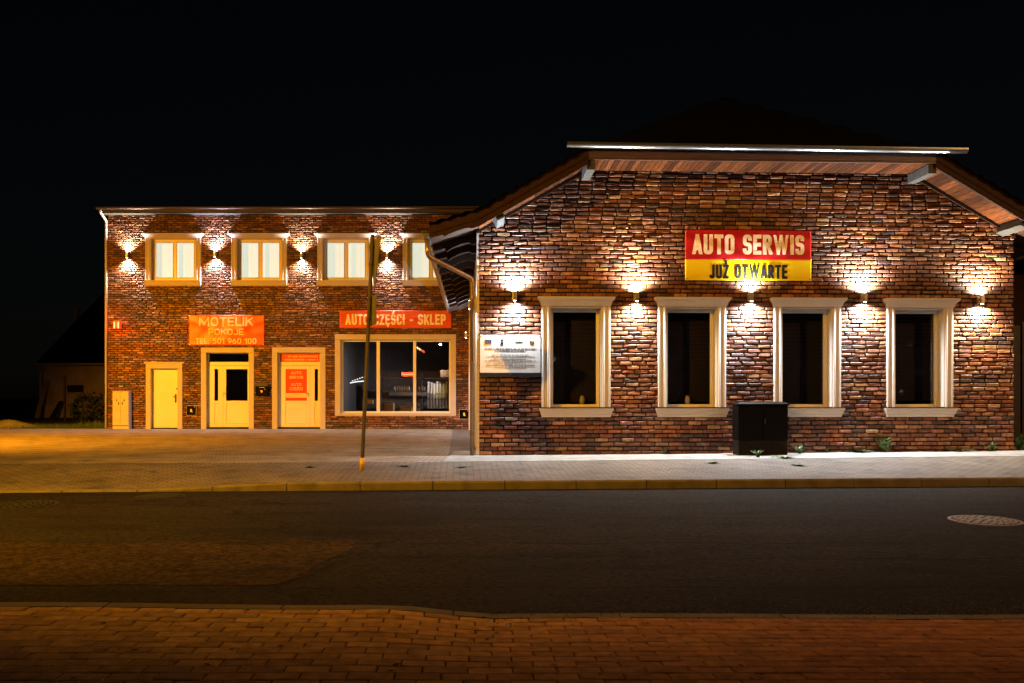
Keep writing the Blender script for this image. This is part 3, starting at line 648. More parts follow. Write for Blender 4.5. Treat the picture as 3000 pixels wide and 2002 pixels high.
def bent(pts, n=4):
    P = [Vector(p) for p in pts]; out = [P[0]]
    for i in range(1, len(P)-1):
        r = min(.09, (P[i]-P[i-1]).length*.45, (P[i+1]-P[i]).length*.45)
        a = P[i] + (P[i-1]-P[i]).normalized()*r; c = P[i] + (P[i+1]-P[i]).normalized()*r
        for k in range(n+1):
            t = k/n; out.append(a*(1-t)**2 + P[i]*2*t*(1-t) + c*t*t)
    return out + [P[-1]]
dp = MB().tube(bent([(-.92, -.5, 3.93), (-.91, -.5, 3.60), (-.12, -.06, 3.27), (-.115, -.055, 0.0)]), .043, 12).build("downpipe", M["copper_pipe"], garage, smooth=True)
for z in (.4, 1.7, 2.9): MB().tube([(-.115, -.055, z), (-.115, -.055, z+.05)], .049, 12).build("pipe_clamp", M["copper_pipe"], dp)
MB().tube(bent([(GW+.92, -.5, 3.93), (GW+.90, -.5, 3.72), (GW+.42, -.3, 3.52)]), .045, 12).build("downpipe", M["zinc"], garage, smooth=True)

# ------------------------------------------------------------------ motel
motel = thing("motel_building", "two storey brick motel and parts shop with four lit upper windows", "motel", (MX0, MY, 0), 0)
MW, MH = 14.2, mz(628)
UC = [ms(p) for p in (508.5, 760, 1012, 1262)]
UH, UZ0, UZ1 = .765, mz(822), mz(700)
mh = [(c-UH-.1, c+UH+.1, UZ0-.12, UZ1+.13) for c in UC]
dr = [(ms(432), ms(532), 0, mz(1068)), (ms(597), ms(738), 0, mz(1026)), (ms(806), ms(946), 0, mz(1026)), (ms(990), ms(1328), mz(1215), mz(988))]
mh += dr
mwall = holed_wall("front_wall", [], mh, M["mortar"], motel, 0, MW, -.1, MH)
mhide = [(ms(554), ms(777), mz(1014), mz(922)), (ms(996), ms(1324), mz(963), mz(909)), (ms(1370), 99, -1, 9)]
def mpick(s):
    x = (s[0]+s[1])/2
    if any(a < x < b and c < s[2] < d for a, b, c, d in mhide): return 0
    return ((Vector((MX0+x, MY, s[2])) - cam.location).length)
brickwork(mwall, lambda z: (.01, MW), .01, MH, .229, .0560, .0200, .030, mh, 22, mpick, 300)
b = MB().poly([(0, 0, -.1), (0, 9, -.1), (0, 9, MH), (0, 0, MH)]).poly([(0, 9, -.1), (MW, 9, -.1), (MW, 9, MH), (0, 9, MH)]).poly([(MW, 0, -.1), (MW, 9, -.1), (MW, 9, MH), (MW, 0, MH)])
b.build("outer_walls", M["plaster"], motel)
b = MB()
b.poly([(0.02, .03, 3.4), (MW, .03, 3.4), (MW, 9, 3.4), (0.02, 9, 3.4)]).poly([(0.02, .03, .015), (MW, .03, .015), (MW, 9, .015), (0.02, 9, .015)])
for px in (970, 1352): b.poly([(ms(px), .03, 0), (ms(px), 9, 0), (ms(px), 9, 3.4), (ms(px), .03, 3.4)])
b.poly([(ms(970), 5.2, 0), (ms(1352), 5.2, 0), (ms(1352), 5.2, 3.4), (ms(970), 5.2, 3.4)])
b.build("inner_walls", M["room"], motel)
mr = MB().loft([[(-.16, -.34, MH), (MW, -.34, MH), (MW, 9.3, MH), (-.16, 9.3, MH)], [(-.16, -.36, MH+.12), (MW, -.36, MH+.12), (MW, 9.3, MH+.12), (-.16, 9.3, MH+.12)], [(-.1, -.2, MH+.17), (MW, -.2, MH+.17), (MW, 9.3, MH+.6), (-.1, 9.3, MH+.6)]]).build("roof", M["fascia"], motel)
MB().box(-.14, MW, -.335, -.002, MH-.035, MH-.003).build("soffit", M["purlin"], mr)
gutter(mr, (-.2, -.43, MH+.13), (MW-.5, -.43, MH+.15), .06, 14, M["dark_gutter"])
MB().tube(bent([(-.06, -.42, MH+.08), (-.06, -.40, MH-.02), (-.035, -.05, MH-.22), (-.035, -.05, 0.02)]), .042, 10).build("downpipe", M["white"], motel, smooth=True)
for c in UC:
    cased_window(motel, (c, 0, 0), UH, UZ0, UZ1, .195, (.135, .10), (.19, .0), .055, .20, .085, [.0], M["glass"], dark_sheet=False, lit=True)
def mbox(b, p0, p1, q0, q1, y0, y1): return b.box(ms(p0), ms(p1), y0, y1, mz(q1), mz(q0))
def door_frame(x0, x1, y0, jw, rev):
    """flat casing round a door: outer pixel edges, casing width in pixels"""
    b = MB(); z = 1258.5
    for a, c in ((x0, x0+jw), (x1-jw, x1)): mbox(b, a, c, y0+jw, z, -.05, rev)
    mbox(b, x0, x1, y0, y0+jw, -.05, rev)
    return b.build("door", M["white"], motel, bevel=.012)
# plain steel door
d = door_frame(428.5, 535.5, 1066, 14.5, .16)
mbox(MB(), 424, 540, 1062, 1066, -.07, .02).build("cap", M["white"], d)
lf = mbox(MB(), 443.5, 520.5, 1081, 1256, .11, .15).build("leaf", M["pvc"], d)
b = mbox(MB(), 509, 513.5, 1155, 1180, .095, .112); b.tube([(ms(511), .09, mz(1163)), (ms(511), .05, mz(1163)), (ms(505), .05, mz(1163))], .012, 8); b.build("handle", M["dark_frame"], d)
MB().cyl((ms(514.5), .112, mz(1139.5)), .028, -.02, 'y', 14).build("lock", M["dark_frame"], d)
b = MB(); n = 20
for k in range(n):
    t0, t1 = 2*math.pi*k/n, 2*math.pi*(k+1)/n; cx, cz = ms(488), mz(1119)
    b.box(cx-.012, cx+.012, .1, .111, cz-.012, cz+.012) if k == 0 else None
    b.poly([(cx+.08*math.cos(t0), .108, cz+.16*math.sin(t0)), (cx+.08*math.cos(t1), .108, cz+.16*math.sin(t1)), (cx+.074*math.cos(t1), .108, cz+.152*math.sin(t1)), (cx+.074*math.cos(t0), .108, cz+.152*math.sin(t0))])
b.build("peephole", M["pvc"], d)
MB().box(ms(443), ms(521), -.03, .16, 0, .035).build("threshold", M["concrete"], d)
def glazed_door(x0, x1, main_x, side_x, hinge_left, seam, hx):
    d = door_frame(x0, x1, 1018.5, 15.5, .2)
    i0, i1 = x0+15.5, x1-15.5
    f = MB(); ya, yb = .12, .18
    zt0, zt1, zb = 1036.5, 1060.5, 1252
    mbox(f, i0, i1, 1034, zt0, ya, yb); mbox(f, i0, i1, zt1, 1071, ya, yb)
    mbox(f, i0, i0+4, zt0, zt1, ya, yb); mbox(f, i1-4, i1, zt0, zt1, ya, yb)
    f.build("frame", M["pvc"], d, bevel=.005)
    lf = MB(); cols = sorted([main_x, side_x]); e = [i0+.3] + [q for c in cols for q in c] + [i1-.3]
    for a, c in zip(e[::2], e[1::2]): mbox(lf, a, c, 1072, zb, ya-.012, yb)
    for a, c in cols:
        mbox(lf, a, c, 1072, 1081.5, ya-.012, yb); mbox(lf, a, c, 1174.5, 1181.5, ya-.012, yb); mbox(lf, a, c, 1242.5, zb, ya-.012, yb)
    leaf = lf.build("leaf", M["pvc"], d)
    for a, c in cols:
        mbox(MB(), a+.35, c-.35, 1181.9, 1242.1, ya+.004, yb-.01).build("panel", M["pvc"], d, bevel=.012)
        mbox(MB(), a, c, 1081.5, 1174.5, ya+.02, ya+.03).build("pane", M["glass"], d)
    mbox(MB(), i0+4, i1-4, zt0, zt1, ya+.02, ya+.03).build("transom_pane", M["glass"], d)
    mbox(MB(), seam-.35, seam+.35, 1072, zb, ya-.0135, ya-.010).build("seam", M["card"], d)
    b = mbox(MB(), hx-1.2, hx+1.2, 1149, 1163, ya-.022, ya-.011); b.tube([(ms(hx), ya-.02, mz(1153)), (ms(hx), ya-.06, mz(1153)), (ms(hx)+(.1 if hinge_left else -.1), ya-.065, mz(1153))], .011, 8); b.build("handle", M["steel"], d)
    MB().box(ms(i0), ms(i1), -.03, .2, 0, mz(1252.6)).build("threshold", M["concrete"], d)
    return d
d2 = glazed_door(590, 745, (659, 722.5), (625, 636), True, 650, 652)
d3 = glazed_door(798, 954, (834, 897), (919.5, 929.5), False, 906, 901)
# poster and transom sign of the third door
p = thing("door_poster", "red poster reading AUTO SERWIS AUTO CZESCI filling the door pane", "poster", (MX0, MY, 0))
mbox(MB(), 834.5, 896.5, 1082, 1174, .128, .134).build("sheet", M["orange"], p)
mbox(MB(), 835.2, 895.8, 1152.5, 1165.5, .124, .1275).build("strip", M["cream"], p)
for t_, y_, w_ in (("AUTO", 1092.5, 30), ("SERWIS", 1105.5, 40), ("AUTO", 1127, 30), ("CZĘŚCI", 1139.5, 38)):
    add_text(t_, p, M["cream"], ms(865), mz(y_), w_/MS, 8.2/MS, .125, .15, gap=.14)
b = MB(); rr = random.Random(4)
for row, (a, c) in ((1156.5, (855, 876)), (1161, (842, 890))):
    x = a
    while x < c: l = rr.uniform(2, 5); mbox(b, x, min(c, x+l), row-.7, row+.7, .121, .1235); x += l+1
b.build("small_print", M["orange"], p)["kind"] = "stuff"
p = thing("transom_sign", "red sign with two lines of cream print in the pane over the poster door", "sign", (MX0, MY, 0))
mbox(MB(), 819, 934, 1037, 1060, .128, .134).build("sheet", M["orange"], p)
b = MB()
for row, a, c in ((1044.5, 841, 928), (1054, 832, 928)):
    x = a
    while x < c:
        l = rr.uniform(2.2, 4.2); h = 2.6
        mbox(b, x, x+.9, row-h, row+h, .1235, .1275); mbox(b, x+l-.9, x+l, row-h, row+h, .1235, .1275)
        k = rr.choice((-h, 0, h-.9)); mbox(b, x+.9, x+l-.9, row+k, row+k+.9, .1235, .1275); x += l + (1.3 if rr.random() < .8 else 4)
b.build("small_print", M["cream"], p)["kind"] = "stuff"
# shop window
b = MB()
for a, c, y0_, y1_ in ((982, 998, 996, 1219), (1320, 1336, 996, 1219), (982, 1336, 980, 996)): mbox(b, a, c, y0_, y1_, -.055, .16)
shop = b.build("window", M["white"], motel, bevel=.012)
mbox(MB(), 996, 1322, 1211, 1218.5, -.03, .16).build("sill", M["white"], shop)
f = MB(); mbox(f, 998, 1320, 996, 1001, .10, .17); mbox(f, 998, 1004, 1001, 1211, .10, .17); mbox(f, 1315, 1320, 1001, 1211, .10, .17); mbox(f, 1004, 1315, 1205.5, 1211, .10, .17); f.build("frame", M["pvc"], shop, bevel=.006)
for a, c in ((1102, 1111.5), (1209.5, 1218)): mbox(MB(), a, c, 1001, 1211, .09, .17).build("mullion", M["pvc"], shop, bevel=.006)
for a, c in ((1004, 1102), (1111.5, 1209.5), (1218, 1315)): mbox(MB(), a, c, 1001, 1206, .13, .14).build("pane", M["glass"], shop)

# ------------------------------------------------------------------ things inside the shop
def shop_box(name, label, cat, p0, p1, q0, q1, y, dep, mat, group=None, bevel=.004, lid=False):
    x0, z1 = mdeep(p0, q0, y); x1, z0 = mdeep(p1, q1, y)
    o = thing(name, label, cat, (MX0 + (x0+x1)/2, MY + y, z0), 0, group); w_, h_ = (x1-x0)/2, z1-z0
    MB().box(-w_, w_, 0, dep, 0, h_).build("body", mat, o, bevel=bevel)
    if lid:
        MB().box(-w_*.98, w_*.98, -.004, 0, h_*.86, h_*.885).build("tape", M["gold"], o)
        MB().prism([(-w_, 0, h_), (w_, 0, h_), (w_*1.02, -.08, h_+.05), (-w_*1.02, -.08, h_+.05)], (0, .006, .004)).build("flap", mat, o)
    return o
shop_box("display_ledge", "low dark display ledge behind the shop window", "ledge", 1005, 1314, 1209, 1216, .45, 1.3, M["shelf"])
shop_box("cardboard_box", "large open cardboard box behind the middle shop pane", "box", 1120, 1152, 1182, 1209, .7, .35, M["card"], lid=True)
shop_box("cardboard_box", "low wide cardboard box behind the right end of the middle shop pane", "box", 1172, 1206, 1194, 1209, .65, .3, M["card"], lid=True)
shop_box("cardboard_box", "small cardboard box standing just left of the first shop mullion", "box", 1076, 1092, 1173, 1184, .9, .2, M["card"], lid=True)
shop_box("cardboard_box", "short carton behind the left edge of the right shop pane", "box", 1222, 1230, 1196, 1209, .7, .2, M["card"])
shop_box("wall_carton", "tan carton hanging high at the right edge of the shop window", "box", 1290, 1316, 1084, 1105, 1.4, .3, M["card"])
cn = shop_box("shop_counter", "long dark counter behind the middle of the shop window", "counter", 1140, 1262, 1150, 1160, 2.2, .7, M["shelf"])
shop_box("shop_rack", "low dark rack of goods behind the middle shop pane", "rack", 1160, 1225, 1183, 1190, 1.1, .5, M["shelf"])
for i, px in enumerate((1156, 1163, 1170, 1177, 1184, 1191, 1198, 1228, 1236, 1243)):
    x, z = mdeep(px, 1150, 2.3); o = thing("oil_bottle", "small bottle in the row standing on the dark shop counter", "bottle", (MX0+x, MY+2.3, z), 0, "bottles on the shop counter")
    MB().loft([[(r*math.cos(t), r*.6*math.sin(t), h) for t in [k*math.pi/5 for k in range(10)]] for h, r in ((0, .032), (.15, .034), (.19, .014), (.22, .013))]).build("body", M["bottle"] if i % 3 else M["goods"], o, smooth=True)
    MB().cyl((0, 0, .22), .016, .02, 'z', 8).build("cap", M["red"] if i % 2 else M["gold"], o)
for i, px in enumerate((1255, 1264, 1272, 1281, 1290, 1299, 1308)):
    x, z0 = mdeep(px, 1206, 1.6); _, z1 = mdeep(px, 1118 + (i % 3)*3, 1.6)
    o = thing("hanging_pack", "tall narrow pack hanging in the row behind the right shop pane", "pack", (MX0+x, MY+1.6, z0), 0, "packs hanging at the right of the shop")
    MB().box(-.032, .032, 0, .1, (z1-z0)*.62, z1-z0).build("card_header", M["board"], o); MB().box(-.036, .034, -.01, .1, .1, (z1-z0)*.61).build("pouch", M["goods"], o)
x, z = mdeep(1234, 1130, 3.4)
rk = thing("tool_rack", "dark tall shelving against the rear wall of the shop", "shelving", (MX0+x, MY+3.6, 0))
for k in range(4): MB().box(-1.6, 1.6, 0, .4, .3+.5*k, .34+.5*k).build("shelf", M["shelf"], rk)
for sx_ in (-1.6, 0, 1.56): MB().box(sx_, sx_+.04, 0, .4, 0, 2).build("upright", M["shelf"], rk)
b = thing("lit_tubes", "glowing red tubes behind the shop window glass", "neon sign", (MX0+mdeep(1197, 1097, .5)[0], MY+.5, mdeep(1197, 1097, .5)[1]))  # lit shapes modelled as glowing tubes behind the glass
MB().box(-.30, .30, .03, .06, -.11, .11).build("back", M["black"], b)
for zz in (-.055, 0, .055): MB().tube(bent([(-.25, 0, zz+.012), (-.1, 0, zz-.01), (.05, 0, zz+.012), (.22, 0, zz-.006), (.27, 0, zz)]), .018, 8).build("tube", M["glow_hot"] if zz == 0 else M["glow_red"], b, smooth=True)
light("glow", 'POINT', (0, -.12, 0), 3, (1, .12, .04), b, shadow_soft_size=.1)
b = thing("lit_tubes", "yellow and red glowing tubes at the top of the right shop pane", "neon sign", (MX0+mdeep(1230, 1022, .6)[0], MY+.6, mdeep(1230, 1022, .6)[1]))
for k in range(5): MB().tube([(-.16+.07*k, 0, .10-.04*k), (-.13+.07*k, 0, .02-.04*k)], .022, 8).build("tube", M["glow_yel"] if k < 3 else M["glow_red"], b, smooth=True)
b = thing("lit_tubes", "slanted white glowing tubes low in the left shop pane", "neon sign", (MX0+mdeep(1048, 1115, .6)[0], MY+.6, mdeep(1048, 1115, .6)[1]))
MB().tube([(-.27, 0, -.09), (0, 0, -.04), (.26, 0, -.02)], .016, 8).build("tube", M["glow_white"], b, smooth=True)
for k in range(6): MB().tube([(-.2+.085*k, 0, -.02+.03*k), (-.16+.085*k, 0, -.01+.03*k)], .014, 8).build("tube", M["glow_white"] if k % 3 else M["glow_yel"], b)
b = thing("ceiling_spot", "tiny white spotlight at the top right of the shop window", "spotlight", (MX0+mdeep(1291, 1009, 1.2)[0], MY+1.2, mdeep(1291, 1009, 1.2)[1]))
MB().cyl((0, 0, 0), .05, .1, 'y', 12).build("housing", M["lampbody"], b); MB().cyl((0, -.012, 0), .042, .008, 'y', 12).build("lens", M["glow_white"], b)
light("glow", 'SPOT', (0, -.03, 0), 650, (.95, .86, .8), b, target=(-.9, .5, -1.2), spot_size=R(120), spot_blend=.8, shadow_soft_size=.05)

# ------------------------------------------------------------------ banners, boards, boxes on the walls
def banner(name, label, cat, loc, rotz, w, h, bands, seed, amp=.008):
    """bands: (z0 fraction, z1 fraction, material)"""
    o = thing(name, label, cat, loc, rotz); r_ = random.Random(seed); ph = [r_.uniform(0, 6) for _ in range(6)]
    def wave(x, z):
        u, v = x/w, z/h; e = min(1, 4*min(u+.5, .5-u)) if -.5 < u < .5 else 0
        return -amp*(.5*math.sin(5*u+3*v+ph[0]) + .5*math.sin(9*u-4*v+ph[1])*e + .35*math.sin(17*u+7*v+ph[2])*e*(.5-v) + .9*math.exp(-((v-.9*abs(u)+.1)*9)**2) + .3*e*math.sin(26*u*(1.2+v)+ph[3]) + .6*math.exp(-((v+.75*u-.28)*8)**2) + .5*math.exp(-((v-.5*u+.3)*9)**2))
    for z0, z1, m_ in bands:
        n, k = 110, 30; b = MB()
        b.v = [((i/n-.5)*w, -.062 + wave((i/n-.5)*w, lerp(z0, z1, j/k)*h), lerp(z0, z1, j/k)*h) for j in range(k+1) for i in range(n+1)]
        b.f = [(j*(n+1)+i, j*(n+1)+i+1, (j+1)*(n+1)+i+1, (j+1)*(n+1)+i) for j in range(k) for i in range(n)]
        s_ = b.build("sheet", m_, o, smooth=True, recalc=False); so_ = s_.modifiers.new("thick", 'SOLIDIFY'); so_.thickness = .003; so_.offset = -1
    for sx_ in (-1, 1):
        for sz in (-1, 1): MB().cyl((sx_*(w/2-.03), -.075, sz*(h/2-.03)), .012, .06, 'y', 10).build("eyelet", M["steel"], o)
    return o, wave
s0, zt = gpx(2005, 675); s1, zb = gpx(2373, 825); zmid = gpx(2190, 763)[1]
zc = (zt+zb)/2; h = zt-zb
bn, wv = banner("auto_serwis_banner", "red and yellow banner reading AUTO SERWIS hung high on the garage wall", "banner", gw((s0+s1)/2, 0, zc), TH, s1-s0, h, [(-.5, (zmid-zc)/h, M["yellow"]), ((zmid-zc)/h, .5, M["red"])], 3)
sc_ = 2500/16.0
add_text("AUTO SERWIS", bn, M["cream"], .0, gpx(2190, 719)[1]-zc, 331/sc_, 58/sc_, -.0665, .19, wv, gap=.07, rnd_=.42)
add_text("JUŻ OTWARTE", bn, M["ink"], .0, gpx(2190, 798)[1]-zc, 231/sc_, 41/sc_, -.0665, .19, wv, gap=.07, rnd_=.42)
def mbanner(name, label, p0, p1, q0, q1, mat, seed, amp=.014):
    return banner(name, label, "banner", (MX0+(ms(p0)+ms(p1))/2, MY, (mz(q0)+mz(q1))/2), 0, ms(p1)-ms(p0), mz(q0)-mz(q1), [(-.5, .5, mat)], seed, amp)
bn, wv = mbanner("motelik_banner", "orange red banner reading MOTELIK POKOJE with a phone number over the glazed door", 555, 776, 924, 1013, M["orange"], 7, .010)
for t_, y_, w_, c_ in (("MOTELIK", 943, 158, 27), ("POKOJE", 973, 103, 19), ("TEL. 501 960 100", 1000, 178, 17)):
    add_text(t_, bn, M["cream"], (ms(664)-(ms(555)+ms(776))/2), mz(y_)-(mz(924)+mz(1013))/2, w_/MS, c_/MS, -.0670, .19, wv, gap=.11, rnd_=.5)
bn, wv = mbanner("parts_shop_banner", "long red banner reading AUTO CZESCI SKLEP above the big shop window", 996, 1323, 911, 962, M["orange"], 9, .009)
add_text("AUTO CZĘŚCI - SKLEP", bn, M["wht"], 0, mz(937)-(mz(911)+mz(962))/2, 293/MS, 31/MS, -.0665, .19, wv, gap=.08, rnd_=.42)
# information board
s0, zt = gpx(1406, 982); s1, zb = gpx(1583, 1104)
ib = thing("information_board", "white information board with blue flag and lines of small print beside first garage window", "board", gw((s0+s1)/2, 0, (zt+zb)/2), TH)
w_, h_ = (s1-s0)/2, (zt-zb)/2
MB().box(-w_, w_, -.05, -.035, -h_+.07, h_).build("panel", M["board"], ib, bevel=.002)
MB().box(-w_, w_, -.053, -.03, -h_, -h_+.068).build("rail", M["dark_frame"], ib)
U = lambda fx: (fx-.5)*2*w_
Z = lambda fz: h_ - fz*2*h_
MB().box(U(.085), U(.19), -.0535, -.0515, Z(.215), Z(.115)).build("flag", M["blue"], ib)
b = MB()
for k in range(12):
    t = k*math.pi/6; cx, cz = U(.1375)+.028*math.cos(t), Z(.165)+.028*math.sin(t); b.box(cx-.004, cx+.004, -.056, -.0545, cz-.004, cz+.004)
b.build("stars", M["gold"], ib)
b = MB().cyl((U(.365), -.0515, Z(.13)), .022, -.002, 'y', 14); b.cyl((U(.365), -.0515, Z(.2)), .024, -.002, 'y', 14); b.box(U(.345), U(.385), -.0533, -.0515, Z(.235), Z(.22)); b.build("logo", M["ink"], ib)
b = MB().box(U(.58), U(.70), -.0533, -.0515, Z(.175), Z(.155)); b.build("logo", M["green"], ib)
b = MB()
for k in range(16):
    if k in (3, 4, 10): continue
    t = k*math.pi/8; cx, cz = U(.855)+.034*math.cos(t), Z(.18)+.034*math.sin(t); b.box(cx-.008, cx+.008, -.0533, -.0515, cz-.008, cz+.008)
b.box(U(.845), U(.865), -.0533, -.0515, Z(.20), Z(.16)); b.build("logo", M["ink"], ib)
b = MB(); rr = random.Random(8)
for fz, a, c, t in ((.335, .08, .93, .010), (.378, .24, .75, .010), (.48, .20, .80, .005), (.515, .1, .9, .005), (.555, .23, .77, .005), (.59, .17, .84, .005), (.62, .08, .92, .005), (.66, .25, .76, .005), (.695, .1, .9, .005), (.735, .1, .9, .005), (.775, .24, .76, .005)):
    x = a
    while x < c:
        l = rr.uniform(.02, .08); b.box(U(x), U(min(c, x+l)), -.0525, -.0515, Z(fz)-t, Z(fz)+t); x += l+.012
b.build("small_print", M["grey_ink"], ib)["kind"] = "stuff"
for fx, fz in ((.02, .03), (.5, .02), (.98, .03), (.5, .94)): MB().cyl((U(fx), -.05, Z(fz)), .009, -.006, 'y', 8).build("screw", M["steel"], ib)
# electric cabinet on the motel wall
c = thing("meter_cabinet", "pale two door electricity meter cabinet standing by the motel left corner", "cabinet", (MX0+ms(363.5), MY, 0))
hw = 23.5/MS; H_ = mz(1149)
MB().box(-hw, hw, -.26, -.02, 0, H_).build("body", M["cab"], c, bevel=.008)
MB().box(-hw-.012, hw+.012, -.275, -.01, H_, H_+.025).build("lid", M["cab"], c, bevel=.006)
for sx_ in (-1, 1):
    a, e = sorted((sx_*.006, sx_*(hw-.012)))
    MB().box(a, e, -.272, -.262, mz(1201), H_-.02).build("door", M["cab"], c, bevel=.003)
    MB().box(a, e, -.272, -.262, mz(1239), mz(1203)).build("lower_door", M["cab"], c, bevel=.003)
    MB().prism([(sx_*.15, -.274, mz(1176)), (sx_*.105, -.274, mz(1176)), (sx_*.1275, -.274, mz(1168))], (0, -.004, 0)).build("warning_mark", M["ink"], c)
    MB().box(sx_*.06-.012, sx_*.06+.012, -.29, -.272, mz(1186), mz(1178)).build("handle", M["dark_frame"], c)
MB().box(-hw, hw, -.266, -.262, mz(1248), mz(1246)).build("groove", M["dark_frame"], c)
# gas boxes, letter box, beacon
for px, py, lab in ((561.6, 1203, "small black wall box low between the plain door and glazed door"), (1360, 1214, "small black wall box low at the right of the shop window")):
    c = thing("wall_box", lab, "wall box", (MX0+ms(px), MY, mz(py)), 0, "black wall boxes")
    q = 13.5/MS
    MB().loft([[(-q, 0, -q), (q, 0, -q), (q, 0, q), (-q, 0, q)], [(-q, -.045, -q), (q, -.045, -q), (q, -.045, q), (-q, -.045, q)], [(-q+.02, -.05, -q+.02), (q-.02, -.05, -q+.02), (q-.02, -.05, q-.02), (-q+.02, -.05, q-.02)]]).build("body", M["black"], c)
    MB().prism([(-.03, -.051, .05), (.02, -.051, .05), (.035, -.051, -.02), (.05, -.051, -.06), (-.02, -.051, -.05), (-.035, -.051, 0)], (0, -.004, 0)).build("mark", M["gold"], c)
    MB().cyl((q-.04, -.05, q-.04), .015, -.008, 'y', 10).build("lock", M["steel"], c)
    MB().box(-q-.012, q+.012, -.034, -.004, q, q+.012).box(-q-.012, q+.012, -.034, -.004, -q-.012, -q).box(-q-.012, -q, -.034, -.004, -q, q).box(q, q+.012, -.034, -.004, -q, q).build("frame", M["cab"], c)
c = thing("letter_box", "dark arched letter box on the wall between the two glazed doors", "letter box", (MX0+ms(771), MY, mz(1141)))
q = 18/MS; arc = [(q*1.0*math.cos(t), q*.62 + q*.45*math.sin(t)) for t in [k*math.pi/8 for k in range(9)]]
pts = [(-q, -q)] + [(q, -q)] + arc[0:] 
MB().loft([[(x, y, z) for x, z in pts] for y in (-.02, -.16)]).build("body", M["black"], c, bevel=.006)
MB().loft([[(x*1.06, y, z*1.05) for x, z in arc] + [(-q*1.06, y, q*.5), (q*1.06, y, q*.5)] for y in (-.015, -.19)]).build("lid", M["dark_frame"], c)
MB().box(-.09, .09, -.168, -.16, q*.25, q*.34).build("slot", M["steel"], c)
MB().prism([(-.06, -.162, -.04), (.03, -.162, -.04), (.02, -.162, -.1), (-.01, -.162, -.12)], (0, -.006, 0)).build("emblem", M["gold"], c)
MB().cyl((.11, -.16, .0), .018, -.014, 'y', 10).build("lock", M["steel"], c)
c = thing("red_beacon", "small glowing red alarm beacon high at the left end of the motel wall", "beacon", (MX0+ms(346), MY, mz(953)))
MB().box(-.15, .15, -.06, -.02, .13, .17).build("hood", M["dark_frame"], c)
MB().loft([[(x*k, y, z*k) for x, z in ((-.13, -.13), (.13, -.13), (.13, .13), (-.13, .13))] for y, k in ((-.02, 1), (-.09, 1), (-.13, .7))]).build("lens", M["beacon"], c)
for x in (-.07, .07): MB().box(x-.022, x+.022, -.142, -.125, -.12, .1).build("tube", M["bulb"], c)
for x in (-.2, .2): MB().tube([(x*.8, -.03, .08), (x*1.1, -.08, .04)], .012, 6).build("bracket", M["steel"], c)
light("glow", 'POINT', (0, -.3, 0), 22, (1, .05, .02), c, shadow_soft_size=.1)
c = thing("cable_hook", "tiny pale wall hook above the meter cabinet", "hook", (MX0+ms(356), MY, mz(1132)))
MB().box(-.07, .07, -.05, -.02, -.015, .01).build("plate", M["white"], c); MB().tube([(-.06, -.04, .005), (-.06, -.06, .04)], .008, 6).build("prong", M["white"], c); MB().tube([(.06, -.04, .005), (.06, -.06, .04)], .008, 6).build("prong", M["white"], c)

# ------------------------------------------------------------------ wall lamps
def wall_lamp(loc, rotz, label, col, power, group, cone=164, blend=1.0, tilt=12, up=1.0, down=1.0, dtilt=0):
    o = thing("wall_lamp", label, "wall lamp", loc, rotz, group)
    MB().box(-.045, .045, -.045, -.02, -.07, .07).build("backplate", M["lampbody"], o, bevel=.004)
    MB().loft([[(x, y-.135, z) for x, y in ((-.034, -.034), (.034, -.034), (.034, .034), (-.034, .034))] for z in (-.085, .085)]).build("body", M["lampbody"], o, bevel=.006)
    MB().box(-.012, .012, -.105, -.043, -.02, .02).build("arm", M["lampbody"], o)
    for sg, k in ((1, up), (-1, down)):
        MB().cyl((0, -.135, sg*.086), .026, sg*.003, 'z', 14).build("lens", M["lens"], o)
        light("beam", 'SPOT', (0, -.135, sg*.10), power*k, col, o, target=(0, math.sin(R(tilt + (dtilt if sg < 0 else 0))), sg*math.cos(R(tilt))), spot_size=R(cone), spot_blend=blend, shadow_soft_size=.022)
WARM, COOL, NEUT = (1, .84, .62), (.86, .94, 1.0), (1, .93, .82)
for px, py, lab, col, k in ((1507, 870, "up and down wall lamp above the information board on the garage", COOL, 1.1), (1862, 872, "up and down wall lamp between the first and second garage windows", WARM, .9),
                         (2195, 872, "up and down wall lamp on the garage right under the AUTO SERWIS banner", COOL, 1.1), (2525, 874, "up and down wall lamp between the third and fourth garage windows", (.97, .97, .95), 1.05), (2865, 880, "up and down wall lamp at the right end of the garage wall", WARM, .85)):
    s, z = gpx(px, py); wall_lamp(gw(s, 0, z), TH, lab, col, LAMP_P*k, "lamps on the garage wall", up=.32 if px == 2195 else .75, down=.5 if px == 1507 else .85, dtilt=-13)
for px, py, lab, col, k in ((377, 750, "upper floor wall lamp at the left corner of the motel", WARM, 1.3), (633, 748, "upper floor wall lamp between the first and second lit windows", (.95, .9, 1), 1.1), (885, 751, "upper floor wall lamp between the second and third lit windows", WARM, 1.0), (1135, 751, "upper floor wall lamp between the third and fourth lit windows", (1, .86, .74), 1.2)):
    wall_lamp((MX0+ms(px), MY, mz(py)), 0, lab, col, LAMP_P*k*.52, "lamps on the motel upper floor", cone=126, blend=.9, tilt=14)
for Y, lab in ((17.7, "wall lamp on the garage side wall just behind the downpipe"), (26.3, "wall lamp on the garage side wall close to the motel")):
    yl = Y - 15.8; wall_lamp(gw(SLX*yl, yl, 3.0), TH - R(90), lab, COOL, LAMP_P*(.2 if Y < 20 else .4), "lamps on the garage side wall", cone=150, blend=.6, tilt=-8, up=.12 if Y < 20 else .5)

